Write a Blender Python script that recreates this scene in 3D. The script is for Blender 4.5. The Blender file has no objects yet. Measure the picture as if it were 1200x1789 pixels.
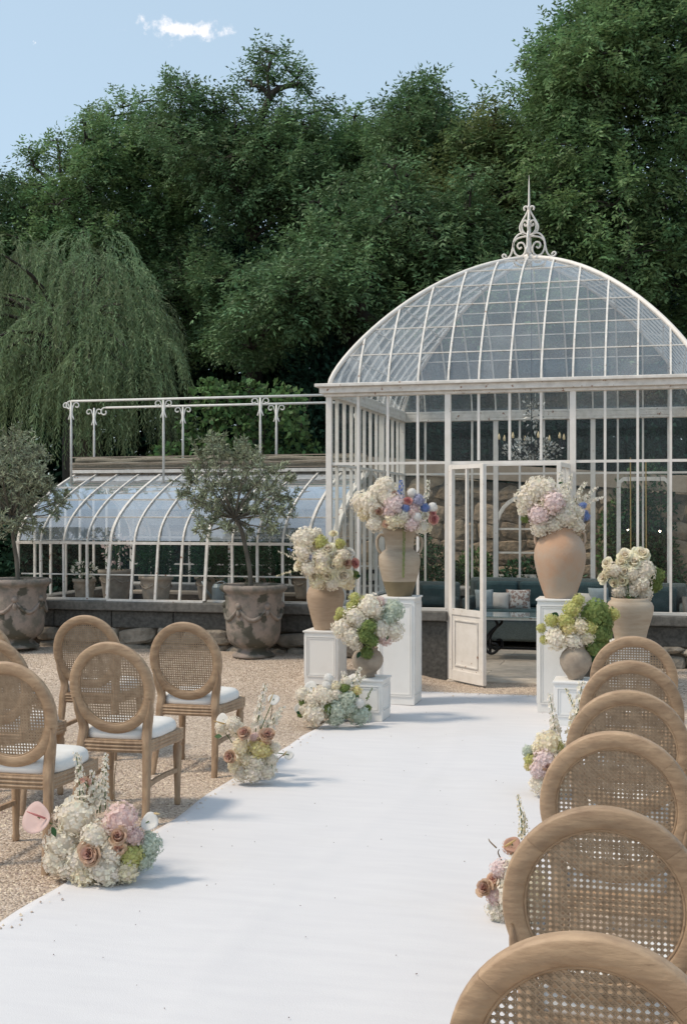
import bpy, bmesh, math, random
import numpy as np
from mathutils import Vector, Matrix, Quaternion
R = math.radians
rng = np.random.default_rng(7)
random.seed(7)
sc = bpy.context.scene
COL = sc.collection

# ------------------------------------------------------------------ camera, sky, sun, exposure
YAW = R(14.42); F = 2150.0; EYE = 1.67
cam = bpy.data.objects.new('camera', bpy.data.cameras.new('camera'))
COL.objects.link(cam)
cam.location = (0, 0, EYE); cam.rotation_euler = (R(90), 0, YAW)
cam.data.sensor_fit = 'VERTICAL'; cam.data.sensor_height = 24.0
cam.data.lens = 24.0 * F / 1789.0
cam.data.clip_start = 0.05; cam.data.clip_end = 2000
sc.camera = cam

SUN = Vector((-0.66, -0.30, 1.0)).normalized()
EL = math.asin(SUN.z)
w = bpy.data.worlds.new('World'); sc.world = w; w.use_nodes = True
nt = w.node_tree; nt.nodes.clear()
def N(t, typ, **kw):
    n = t.nodes.new(typ)
    for k, v in kw.items():
        if k.startswith('i_'):
            key = k[2:]; key = int(key) if key.isdigit() else key.replace('_', ' ')
            n.inputs[key].default_value = v
        else: setattr(n, k, v)
    return n
out = N(nt, 'ShaderNodeOutputWorld'); bg = N(nt, 'ShaderNodeBackground'); bg.inputs[1].default_value = 0.14
sky = N(nt, 'ShaderNodeTexSky', sky_type='NISHITA', sun_disc=False, sun_elevation=EL, sun_rotation=math.atan2(SUN.x, SUN.y),
        air_density=1.0, dust_density=1.6, ozone_density=1.6, altitude=100)
# thin high haze over the blue, evenly over the whole sky, and a few small fair-weather clouds
tc = N(nt, 'ShaderNodeTexCoord')
mixh = N(nt, 'ShaderNodeMix', data_type='RGBA'); mixh.inputs[0].default_value = 0.60
mixh.inputs[7].default_value = (3.45, 4.35, 4.85, 1)
nt.links.new(sky.outputs[0], mixh.inputs[6])
def cloud(prev, d, rad, ax, thr=0.5, seed=0.0):
    # d = direction to the cloud; distance in a local frame stretched by ax, broken up by noise
    d = Vector(d).normalized(); rt = Vector((d.y, -d.x, 0)).normalized(); up = rt.cross(d)
    def dot(v):
        n = N(nt, 'ShaderNodeVectorMath', operation='DOT_PRODUCT'); n.inputs[1].default_value = v
        nt.links.new(tc.outputs['Generated'], n.inputs[0]); return n
    a = dot(rt); b = dot(up); c = dot(d)
    comb = N(nt, 'ShaderNodeCombineXYZ')
    ma = N(nt, 'ShaderNodeMath', operation='MULTIPLY'); ma.inputs[1].default_value = 1/(rad*ax); nt.links.new(a.outputs['Value'], ma.inputs[0])
    mb = N(nt, 'ShaderNodeMath', operation='MULTIPLY'); mb.inputs[1].default_value = 1/rad; nt.links.new(b.outputs['Value'], mb.inputs[0])
    nt.links.new(ma.outputs[0], comb.inputs[0]); nt.links.new(mb.outputs[0], comb.inputs[1])
    ln = N(nt, 'ShaderNodeVectorMath', operation='LENGTH'); nt.links.new(comb.outputs[0], ln.inputs[0])
    nz = N(nt, 'ShaderNodeTexNoise', noise_dimensions='3D'); nz.inputs['Scale'].default_value = 1.15/rad; nz.inputs['Detail'].default_value = 6
    nz.inputs['Roughness'].default_value = 0.62
    off = N(nt, 'ShaderNodeVectorMath', operation='ADD'); off.inputs[1].default_value = (seed, seed*2, 0)
    nt.links.new(tc.outputs['Generated'], off.inputs[0]); nt.links.new(off.outputs[0], nz.inputs['Vector'])
    m1 = N(nt, 'ShaderNodeMath', operation='MULTIPLY_ADD'); m1.inputs[1].default_value = 2.6; nt.links.new(nz.outputs[0], m1.inputs[0])
    nl = N(nt, 'ShaderNodeMath', operation='MULTIPLY'); nl.inputs[1].default_value = -1.0; nt.links.new(ln.outputs['Value'], nl.inputs[0])
    nt.links.new(nl.outputs[0], m1.inputs[2])
    mr = N(nt, 'ShaderNodeMapRange'); mr.interpolation_type = 'SMOOTHSTEP'; mr.inputs[1].default_value = thr; mr.inputs[2].default_value = thr+0.8
    nt.links.new(m1.outputs[0], mr.inputs[0])
    gate = N(nt, 'ShaderNodeMath', operation='GREATER_THAN'); gate.inputs[1].default_value = 0; nt.links.new(c.outputs['Value'], gate.inputs[0])
    mg = N(nt, 'ShaderNodeMath', operation='MULTIPLY'); nt.links.new(mr.outputs[0], mg.inputs[0]); nt.links.new(gate.outputs[0], mg.inputs[1])
    mx = N(nt, 'ShaderNodeMix', data_type='RGBA'); mx.inputs[7].default_value = (6.6, 6.3, 6.3, 1)
    nt.links.new(mg.outputs[0], mx.inputs[0]); nt.links.new(prev, mx.inputs[6])
    return mx.outputs[2]
def raydir(px, py):
    a = (px-600)/F; c, s = math.cos(YAW), math.sin(YAW)
    return Vector((a*c - s, a*s + c, (893.5-py)/F))
sk = mixh.outputs[2]
sk = cloud(sk, raydir(318, 50), 0.0125, 3.6, 0.58, 5.3)
sk = cloud(sk, raydir(62, 74), 0.0035, 1.2, 0.85, 7.7)
sk = cloud(sk, raydir(185, 272), 0.010, 2.4, 0.75, 1.3)
nt.links.new(sk, bg.inputs[0]); nt.links.new(bg.outputs[0], out.inputs[0])

sl = bpy.data.lights.new('sun', 'SUN'); sl.energy = 2.0; sl.angle = R(10.0); sl.color = (1.0, 0.87, 0.70)
so = bpy.data.objects.new('sun', sl); COL.objects.link(so); so.rotation_euler = SUN.to_track_quat('Z', 'Y').to_euler()
sc.view_settings.view_transform = 'Standard'; sc.view_settings.look = 'None'; sc.view_settings.gamma = 1
sc.view_settings.exposure = 0.42; sc.view_settings.use_curve_mapping = False
sc.render.engine = 'CYCLES'
sc.cycles.max_bounces = 8; sc.cycles.diffuse_bounces = 3; sc.cycles.glossy_bounces = 3; sc.cycles.transmission_bounces = 6
sc.cycles.transparent_max_bounces = 32; sc.cycles.use_denoising = True
sc.cycles.caustics_reflective = False; sc.cycles.caustics_refractive = False

def P(px, py, Z):
    "a place at camera depth Z: how positions measured on the photograph became metres"
    v = raydir(px, py) * Z
    return Vector((v.x, v.y, v.z + EYE))
def smooth(a, b, x):
    t = min(1, max(0, (x-a)/(b-a))); return t*t*(3-2*t)

# ------------------------------------------------------------------ mesh builder
class MB:
    def __init__(s): s.v = []; s.f = []; s.mi = []; s.m = 0; s.tint = None
    def add(s, vs, fs):
        o = len(s.v); s.v += [tuple(v) for v in vs]; s.f += [tuple(i+o for i in f) for f in fs]; s.mi += [s.m]*len(fs)
    def box(s, c, d, rz=0.0, jit=0.0):
        x, y, z = d[0]/2, d[1]/2, d[2]/2; cs, sn = math.cos(rz), math.sin(rz); vs = []
        for sz in (-1, 1):
            for sx, sy in ((-1,-1),(1,-1),(1,1),(-1,1)):
                a, b = sx*x, sy*y
                vs.append((c[0]+a*cs-b*sn+random.uniform(-jit,jit), c[1]+a*sn+b*cs+random.uniform(-jit,jit), c[2]+sz*z+random.uniform(-jit,jit)))
        s.add(vs, [(3,2,1,0),(4,5,6,7),(0,1,5,4),(1,2,6,5),(2,3,7,6),(3,0,4,7)])
    def span(s, a, b):
        s.box([(a[i]+b[i])/2 for i in range(3)], [abs(b[i]-a[i]) for i in range(3)])
    def bar(s, a, b, w_, h_, up=(0,0,1)):
        a = Vector(a); b = Vector(b); t = (b-a).normalized(); u = Vector(up)
        sd = t.cross(u)
        if sd.length < 1e-4: sd = t.cross(Vector((1,0,0)))
        sd.normalize(); u = sd.cross(t); sd *= w_/2; u = u*h_/2
        vs = [p+q for p in (a, b) for q in (-sd-u, sd-u, sd+u, -sd+u)]
        s.add(vs, [(3,2,1,0),(4,5,6,7),(0,1,5,4),(1,2,6,5),(2,3,7,6),(3,0,4,7)])
    def strip(s, pts, w_, h_, up=(0,0,1)):
        "rectangular section swept along a polyline"
        pts = [Vector(p) for p in pts]; n = len(pts); vs = []; fs = []
        for i, p in enumerate(pts):
            t = (pts[min(i+1,n-1)]-pts[max(i-1,0)]).normalized(); sd = t.cross(Vector(up)).normalized(); u = sd.cross(t)
            for q in ((-1,-1),(1,-1),(1,1),(-1,1)): vs.append(p+sd*q[0]*w_/2+u*q[1]*h_/2)
        for i in range(n-1):
            for k in range(4):
                fs.append((i*4+k, i*4+(k+1)%4, (i+1)*4+(k+1)%4, (i+1)*4+k))
        fs += [(3,2,1,0), tuple((n-1)*4+k for k in range(4))]
        s.add(vs, fs)
    def tube(s, pts, r, n=8, closed=False, cap=True):
        pts = [Vector(p) for p in pts]; m = len(pts); vs = []; fs = []
        rs = r if hasattr(r, '__len__') else [r]*m
        ref = None
        for i, p in enumerate(pts):
            if closed: t = pts[(i+1) % m]-pts[i-1]
            else: t = pts[min(i+1,m-1)]-pts[max(i-1,0)]
            t.normalize()
            if ref is None: ref = Vector((0,0,1)) if abs(t.z) < .9 else Vector((1,0,0))
            sd = t.cross(ref)
            if sd.length < 1e-3: sd = t.cross(Vector((.3,1,.2)))
            sd.normalize(); u = sd.cross(t).normalized(); ref = u
            for k in range(n):
                a = 2*math.pi*k/n; vs.append(p+(sd*math.cos(a)+u*math.sin(a))*rs[i])
        for i in range(m if closed else m-1):
            j = (i+1) % m
            for k in range(n): fs.append((i*n+k, i*n+(k+1)%n, j*n+(k+1)%n, j*n+k))
        if cap and not closed: fs += [tuple(range(n))[::-1], tuple((m-1)*n+k for k in range(n))]
        s.add(vs, fs)
    def lathe(s, prof, n=32, c=(0,0,0), wob=0.0, capb=True, capt=False, lobes=None):
        vs = []; fs = []; m = len(prof)
        for i, (r, z) in enumerate(prof):
            for k in range(n):
                a = 2*math.pi*k/n; rr = r*(1+wob*math.sin(3*a+z*9)+wob*.6*math.sin(7*a-z*23))
                if lobes: rr += lobes(a, z)
                vs.append((c[0]+rr*math.cos(a), c[1]+rr*math.sin(a), c[2]+z))
        for i in range(m-1):
            for k in range(n): fs.append((i*n+k, i*n+(k+1)%n, (i+1)*n+(k+1)%n, (i+1)*n+k))
        if capb: fs.append(tuple(range(n))[::-1])
        if capt: fs.append(tuple((m-1)*n+k for k in range(n)))
        s.add(vs, fs)
    def ball(s, c, r, n=10, m=7, sq=(1,1,1)):
        prof = []; vs = []; fs = []
        for i in range(m+1):
            t = math.pi*i/m
            for k in range(n):
                a = 2*math.pi*k/n
                vs.append((c[0]+r*sq[0]*math.sin(t)*math.cos(a), c[1]+r*sq[1]*math.sin(t)*math.sin(a), c[2]-r*sq[2]*math.cos(t)))
        for i in range(m):
            for k in range(n): fs.append((i*n+k, i*n+(k+1)%n, (i+1)*n+(k+1)%n, (i+1)*n+k))
        s.add(vs, fs)
    def mesh(s, name, mat, sm=False, off=(0,0,0)):
        me = bpy.data.meshes.new(name); o = Vector(off)
        me.from_pydata([(v[0]-o.x, v[1]-o.y, v[2]-o.z) for v in s.v], [], s.f)
        for mm in (mat if isinstance(mat, (list, tuple)) else [mat]): me.materials.append(mm)
        if any(s.mi): me.polygons.foreach_set('material_index', s.mi)
        if sm: me.polygons.foreach_set('use_smooth', [True]*len(me.polygons))
        if s.tint is not None:
            a = me.attributes.new('tint', 'FLOAT', 'FACE'); a.data.foreach_set('value', s.tint)
        me.update(); return me
    def build(s, name, mat, parent=None, sm=False, bevel=0.0, local=False, loc=None):
        "links ONE object; world coordinates unless local"
        off = Vector((0,0,0))
        if parent is not None and not local:
            q = parent
            while q is not None: off += q.location; q = q.parent
        if parent is None and loc is not None: off = Vector(loc)
        o = bpy.data.objects.new(name, s.mesh(name, mat, sm, off)); COL.objects.link(o)
        if parent is not None: o.parent = parent
        elif loc is not None: o.location = loc
        if bevel:
            b = o.modifiers.new('bevel', 'BEVEL'); b.width = bevel; b.segments = 2; b.limit_method = 'ANGLE'; b.angle_limit = R(40)
        return o
def share(name, me, parent, loc, rot=None, scale=None, q=None):
    o = bpy.data.objects.new(name, me); COL.objects.link(o)
    if parent is not None: o.parent = parent
    o.location = loc
    if rot: o.rotation_euler = rot
    if q is not None: o.rotation_mode = 'QUATERNION'; o.rotation_quaternion = q
    if scale: o.scale = scale if hasattr(scale, '__len__') else (scale,)*3
    return o
def tag(o, label=None, cat=None, group=None, kind=None):
    if label: o['label'] = label
    if cat: o['category'] = cat
    if group: o['group'] = group
    if kind: o['kind'] = kind
    return o
def thing(name, label, cat, loc=(0,0,0), rz=0.0, group=None):
    o = bpy.data.objects.new(name, None); COL.objects.link(o); o.location = loc; o.rotation_euler = (0,0,rz); o.empty_display_size = .1
    return tag(o, label, cat, group)
def copy_thing(root, loc, rz, label):
    r = root.copy(); COL.objects.link(r); r.location = loc; r.rotation_euler = (0,0,rz); r['label'] = label
    for ch in list(root.children):
        c = ch.copy(); COL.objects.link(c); c.parent = r
        for g in ch.children:
            d = g.copy(); COL.objects.link(d); d.parent = c
    return r

# ------------------------------------------------------------------ materials
def mat(name, col, rough=.7, col2=None, scale=6, detail=4, bump=0, bscale=None, spec=.4, metal=0, coords='Object', thr=(.35,.65), translucent=0,
        tintvar=0, spots=None, spotscale=30, spotthr=.68, stretch=None, rand=0, bdist=.01):
    m = bpy.data.materials.new(name); m.use_nodes = True; t = m.node_tree; b = t.nodes['Principled BSDF']
    b.inputs['Roughness'].default_value = rough; b.inputs['Specular IOR Level'].default_value = spec; b.inputs['Metallic'].default_value = metal
    tcn = N(t, 'ShaderNodeTexCoord'); vec = tcn.outputs[coords]
    if stretch:
        mp = N(t, 'ShaderNodeMapping'); mp.inputs['Scale'].default_value = stretch; t.links.new(vec, mp.inputs[0]); vec = mp.outputs[0]
    if rand:
        oi = N(t, 'ShaderNodeObjectInfo'); va = N(t, 'ShaderNodeVectorMath', operation='ADD'); sc_ = N(t, 'ShaderNodeVectorMath', operation='SCALE'); sc_.inputs[3].default_value = 37
        cx = N(t, 'ShaderNodeCombineXYZ'); t.links.new(oi.outputs['Random'], cx.inputs[0]); t.links.new(oi.outputs['Random'], cx.inputs[1])
        t.links.new(cx.outputs[0], sc_.inputs[0]); t.links.new(vec, va.inputs[0]); t.links.new(sc_.outputs[0], va.inputs[1]); vec = va.outputs[0]
    c = None
    if col2:
        n = N(t, 'ShaderNodeTexNoise'); n.inputs['Scale'].default_value = scale; n.inputs['Detail'].default_value = detail; n.inputs['Roughness'].default_value = .62
        t.links.new(vec, n.inputs['Vector'])
        mr = N(t, 'ShaderNodeMapRange'); mr.inputs[1].default_value = thr[0]; mr.inputs[2].default_value = thr[1]; t.links.new(n.outputs[0], mr.inputs[0])
        mx = N(t, 'ShaderNodeMix', data_type='RGBA'); mx.inputs[6].default_value = (*col, 1); mx.inputs[7].default_value = (*col2, 1); t.links.new(mr.outputs[0], mx.inputs[0])
        c = mx.outputs[2]
    else:
        rg = N(t, 'ShaderNodeRGB'); rg.outputs[0].default_value = (*col, 1); c = rg.outputs[0]
    if spots:
        n = N(t, 'ShaderNodeTexNoise'); n.inputs['Scale'].default_value = spotscale; n.inputs['Detail'].default_value = 5; t.links.new(vec, n.inputs['Vector'])
        mr = N(t, 'ShaderNodeMapRange'); mr.inputs[1].default_value = spotthr; mr.inputs[2].default_value = spotthr+.05; t.links.new(n.outputs[0], mr.inputs[0])
        mx = N(t, 'ShaderNodeMix', data_type='RGBA'); mx.inputs[7].default_value = (*spots, 1); t.links.new(c, mx.inputs[6]); t.links.new(mr.outputs[0], mx.inputs[0]); c = mx.outputs[2]
    if rand or tintvar:
        hs = N(t, 'ShaderNodeHueSaturation'); mr = N(t, 'ShaderNodeMapRange')
        if tintvar:
            at = N(t, 'ShaderNodeAttribute'); at.attribute_name = 'tint'; src = at.outputs['Fac']; amp = tintvar
        else:
            oi = N(t, 'ShaderNodeObjectInfo'); src = oi.outputs['Random']; amp = rand
        mr.inputs[3].default_value = 1-amp; mr.inputs[4].default_value = 1+amp; t.links.new(src, mr.inputs[0]); t.links.new(mr.outputs[0], hs.inputs['Value'])
        if tintvar:
            m2 = N(t, 'ShaderNodeMapRange'); m2.inputs[3].default_value = .47; m2.inputs[4].default_value = .52; t.links.new(src, m2.inputs[0]); t.links.new(m2.outputs[0], hs.inputs['Hue'])
        t.links.new(c, hs.inputs['Color']); c = hs.outputs[0]
    t.links.new(c, b.inputs['Base Color'])
    if bump:
        n = N(t, 'ShaderNodeTexNoise'); n.inputs['Scale'].default_value = bscale or scale*4; n.inputs['Detail'].default_value = 4; t.links.new(vec, n.inputs['Vector'])
        bp = N(t, 'ShaderNodeBump'); bp.inputs['Strength'].default_value = bump; bp.inputs['Distance'].default_value = bdist; t.links.new(n.outputs[0], bp.inputs['Height'])
        t.links.new(bp.outputs[0], b.inputs['Normal'])
    if translucent:
        tr = N(t, 'ShaderNodeBsdfTranslucent'); t.links.new(c, tr.inputs[0]); ms = N(t, 'ShaderNodeMixShader'); ms.inputs[0].default_value = translucent
        t.links.new(b.outputs[0], ms.inputs[1]); t.links.new(tr.outputs[0], ms.inputs[2]); t.links.new(ms.outputs[0], t.nodes['Material Output'].inputs[0])
    return m
def glass(name, tintc=(.93,.96,.96), refl=1.0, dirt=.03, dirt_sheen_col=(.6,.64,.66)):
    m = bpy.data.materials.new(name); m.use_nodes = True; t = m.node_tree; t.nodes.remove(t.nodes['Principled BSDF'])
    tr = N(t, 'ShaderNodeBsdfTransparent'); tr.inputs[0].default_value = (*tintc, 1)
    gl = N(t, 'ShaderNodeBsdfGlossy'); gl.inputs['Roughness'].default_value = .03; gl.inputs[0].default_value = (.95,.97,1,1)
    fw = N(t, 'ShaderNodeLayerWeight'); fw.inputs[0].default_value = .5      # same from both sides of the pane
    pw = N(t, 'ShaderNodeMath', operation='POWER'); pw.inputs[1].default_value = 5; t.links.new(fw.outputs['Facing'], pw.inputs[0])
    lw = N(t, 'ShaderNodeMath', operation='MULTIPLY_ADD'); lw.inputs[1].default_value = .92; lw.inputs[2].default_value = .08; t.links.new(pw.outputs[0], lw.inputs[0])
    mu = N(t, 'ShaderNodeMath', operation='MULTIPLY', use_clamp=True); mu.inputs[1].default_value = refl*1.8; t.links.new(lw.outputs[0], mu.inputs[0])
    ms = N(t, 'ShaderNodeMixShader'); t.links.new(mu.outputs[0], ms.inputs[0]); t.links.new(tr.outputs[0], ms.inputs[1]); t.links.new(gl.outputs[0], ms.inputs[2])
    df = N(t, 'ShaderNodeBsdfDiffuse'); df.inputs[0].default_value = (*dirt_sheen_col, 1)
    tl = N(t, 'ShaderNodeBsdfTranslucent'); tl.inputs[0].default_value = (*dirt_sheen_col, 1); m0 = N(t, 'ShaderNodeMixShader'); m0.inputs[0].default_value = .4
    t.links.new(df.outputs[0], m0.inputs[1]); t.links.new(tl.outputs[0], m0.inputs[2])
    tcn = N(t, 'ShaderNodeTexCoord'); n = N(t, 'ShaderNodeTexNoise'); n.inputs['Scale'].default_value = 5; n.inputs['Detail'].default_value = 6
    oi = N(t, 'ShaderNodeObjectInfo')
    t.links.new(tcn.outputs['Object'], n.inputs['Vector'])
    mr = N(t, 'ShaderNodeMapRange'); mr.inputs[1].default_value = .3; mr.inputs[2].default_value = .75; mr.inputs[3].default_value = dirt*.75; mr.inputs[4].default_value = dirt*1.25; t.links.new(n.outputs[0], mr.inputs[0])
    mo = N(t, 'ShaderNodeMapRange'); mo.inputs[3].default_value = .45; mo.inputs[4].default_value = 1.55; t.links.new(oi.outputs['Random'], mo.inputs[0])  # film amount per pane, also imitating uneven sky reflections
    mm = N(t, 'ShaderNodeMath', operation='MULTIPLY'); t.links.new(mr.outputs[0], mm.inputs[0]); t.links.new(mo.outputs[0], mm.inputs[1])
    m2 = N(t, 'ShaderNodeMixShader'); t.links.new(mm.outputs[0], m2.inputs[0]); t.links.new(ms.outputs[0], m2.inputs[1]); t.links.new(m0.outputs[0], m2.inputs[2])
    t.links.new(m2.outputs[0], t.nodes['Material Output'].inputs[0])
    return m
M = {}
M['white'] = mat('white_paint', (.80,.75,.70), .5, (.72,.67,.61), 9, spots=(.30,.15,.08), spotscale=26, spotthr=.70, bump=.15, bscale=60)
M['white2'] = mat('white_paint_weathered', (.78,.74,.69), .55, (.62,.58,.53), 14, spots=(.27,.14,.08), spotscale=20, spotthr=.66, bump=.2, bscale=60)
M['pearl'] = mat('pedestal_paint', (.80,.775,.74), .5, (.73,.705,.67), 5, 6, thr=(.45,.8), spots=(.58,.54,.49), spotscale=9, spotthr=.72)
M['glass'] = glass('glass_clear', (.985,.99,.985), .07, .003)
M['dome_glass'] = glass('glass_dome', (.95,.97,.98), .9, .13, (.74,.80,.84))
M['roof_glass'] = glass('glass_dusty_sheen', (.90,.93,.94), 2.0, .24, (.62,.70,.78))  # dust film, tinted blue to carry the reflected sky
M['granite'] = mat('dark_granite', (.055,.053,.048), .8, (.11,.105,.095), 30, bump=.5, bscale=60)
M['granite_top'] = mat('granite_coping', (.17,.16,.145), .8, (.10,.095,.085), 22, bump=.4, bscale=70)
M['stone'] = mat('rough_stone', (.36,.27,.185), .9, (.20,.155,.115), 5, bump=.9, bscale=14, rand=.45, bdist=.03)
M['stone_low'] = mat('pale_rough_stone', (.34,.29,.235), .9, (.20,.175,.14), 7, bump=.9, bscale=18, rand=.35, bdist=.03)
M['mortar'] = mat('mortar_dark', (.15,.12,.09), .95, (.08,.065,.05), 9, bump=.6)
M['coping'] = mat('lime_render', (.36,.30,.24), .9, (.28,.23,.18), 6, bump=.3)
M['slab'] = mat('paving_stone', (.52,.45,.375), .8, (.38,.33,.275), 7, bump=.35, bscale=30, rand=.12)
M['wood'] = mat('weathered_oak', (.45,.31,.195), .6, (.27,.175,.11), 4.2, 9, thr=(.32,.68), bump=.25, bscale=9, stretch=(9,9,2.2), rand=.10, spots=(.13,.075,.045), spotscale=4.5, spotthr=.74)
M['wood_ring'] = mat('weathered_oak_ring', (.47,.325,.205), .55, (.30,.195,.12), 5.0, 9, thr=(.32,.68), bump=.35, bscale=9, stretch=(2.2,8,7), rand=.12, spots=(.12,.07,.04), spotscale=3.6, spotthr=.70)
M['cane'] = mat('cane', (.44,.32,.215), .55, (.30,.21,.135), 30, rand=.05)
M['cushion'] = mat('cushion_linen', (.74,.715,.68), .9, (.69,.665,.63), 12, bump=.15, bscale=350, bdist=.002)
M['soil'] = mat('soil', (.12,.05,.03), .95, (.06,.03,.02), 30, bump=.8, bscale=60)
M['urn'] = mat('antique_terracotta', (.29,.235,.20), .9, (.165,.15,.125), 6.5, 8, bump=.8, bscale=22, spots=(.085,.08,.062), spotscale=5.5, spotthr=.53, thr=(.42,.58))
M['clay'] = mat('clay_beige', (.42,.31,.22), .75, (.35,.25,.17), 7, bump=.2, bscale=70, stretch=(1,1,5))
M['clay2'] = mat('clay_sand', (.44,.36,.275), .7, (.36,.285,.21), 6, bump=.2, bscale=70, stretch=(1,1,5))
M['clay_dip'] = mat('clay_dark_dip', (.21,.165,.095), .6, (.17,.13,.075), 8, bump=.15)
M['clay3'] = mat('clay_stone', (.38,.31,.24), .85, (.27,.215,.165), 12, bump=.35, bscale=60)
M['clay4'] = mat('clay_jar', (.50,.41,.31), .7, (.42,.32,.23), 5, bump=.2, bscale=60, stretch=(1,1,6), spots=(.42,.22,.15), spotscale=3.5, spotthr=.70)
M['terra'] = mat('terracotta_amphora', (.47,.285,.18), .8, (.44,.34,.26), 2.6, 5, bump=.3, bscale=60, thr=(.36,.56))
M['teal'] = mat('teal_rattan', (.075,.095,.092), .7, (.13,.16,.155), 60, bump=.6, bscale=120, stretch=(1,1,2))
M['teal_cushion'] = mat('teal_fabric', (.05,.09,.095), .9, (.035,.065,.07), 9)
M['iron'] = mat('black_iron', (.018,.018,.02), .5, metal=.5)
M['table_top'] = glass('table_glass', (.75,.88,.86), 1.6, .25, (.5,.6,.6))
M['pillow'] = mat('pillow_linen', (.62,.57,.52), .9, (.55,.50,.45), 10)
M['pillow_print'] = mat('pillow_print', (.62,.57,.52), .9, (.33,.22,.18), 26, 3, thr=(.5,.54))
M['pillow_grey'] = mat('pillow_grey', (.33,.37,.38), .9, (.28,.32,.33), 10)
M['bulb'] = None
M['candle'] = mat('candle_ivory', (.75,.6,.35), .5)
M['rail'] = mat('rail_paint', (.74,.73,.70), .5, (.66,.64,.6), 20)
M['blind'] = mat('reed_blind', (.33,.29,.23), .9, (.17,.15,.11), 30, stretch=(1,6,6), bump=.7, bscale=60)
M['bark'] = mat('bark', (.06,.05,.04), .95, (.03,.026,.02), 12, bump=.8, bscale=24, stretch=(1,1,.3))
M['olive_bark'] = mat('olive_bark', (.17,.15,.12), .95, (.09,.08,.065), 16, bump=.7, bscale=40, stretch=(1,1,.3))
def leafm(name, c, c2, tv=.62, tl=.35, rough=.5): return mat(name, c, rough, c2, 1.2, 2, tintvar=tv, translucent=tl, spec=.18)
M['leaf'] = leafm('foliage_locust', (.185,.275,.115), (.110,.195,.085))
M['leaf_y'] = leafm('foliage_yellowing', (.180,.210,.080), (.110,.180,.080))
M['leaf_d'] = leafm('foliage_dark', (.140,.220,.100), (.090,.155,.072), tl=.25)
M['leaf_k'] = leafm('foliage_painted_shade', (.020,.055,.030), (.013,.036,.022), tl=.15, rough=.85)  # leaf colour darkened to carry the shade under the crowns
M['leaf_w'] = leafm('foliage_willow', (.21,.28,.145), (.140,.205,.105))
M['leaf_o'] = leafm('foliage_olive', (.32,.35,.24), (.19,.22,.14), tl=.15, rough=.38)
M['leaf_v'] = leafm('foliage_vine', (.12,.20,.07), (.07,.135,.05))
M['leaf_s'] = leafm('foliage_shrub', (.04,.10,.04), (.025,.065,.03))
M['stem'] = mat('stem_green', (.08,.13,.04), .6)
M['twig'] = mat('stem_brown', (.16,.11,.06), .7)
def petal(name, c, c2=None, tl=.42): return mat(name, c, .75, c2 or tuple(x*.9 for x in c), 3, 3, tintvar=.07, translucent=tl, spec=.1)
PC = {
 'white': petal('petal_white', (.90,.84,.74), (.86,.80,.66)), 'cream': petal('petal_cream', (.88,.79,.55), (.88,.82,.68)),
 'ivory': petal('petal_ivory', (.90,.82,.62), (.90,.85,.74)), 'pure': petal('petal_pure_white', (.90,.88,.84)),
 'blush': petal('petal_blush', (.84,.68,.63), (.80,.62,.57)), 'pink': petal('petal_pink', (.86,.70,.68), (.88,.78,.74)),
 'coral': petal('petal_coral', (.72,.35,.31), (.66,.32,.32)), 'dusty': petal('petal_dusty', (.56,.35,.26), (.66,.46,.36)),
 'peach': petal('petal_peach', (.72,.46,.33), (.76,.56,.44)), 'blue': petal('petal_blue', (.20,.28,.56), (.34,.41,.68)),
 'lilac': petal('petal_lilac', (.44,.43,.58), (.5,.5,.6)), 'mint': petal('petal_mint', (.66,.70,.60), (.54,.60,.49)),
 'lime': petal('petal_lime', (.66,.64,.28), (.56,.57,.22)), 'yellow': petal('petal_yellow', (.72,.62,.26), (.78,.72,.44)),
 'spadix': petal('petal_spadix', (.78,.42,.32)), 'green': petal('petal_green', (.26,.33,.12), (.20,.27,.09)),
}
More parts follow.
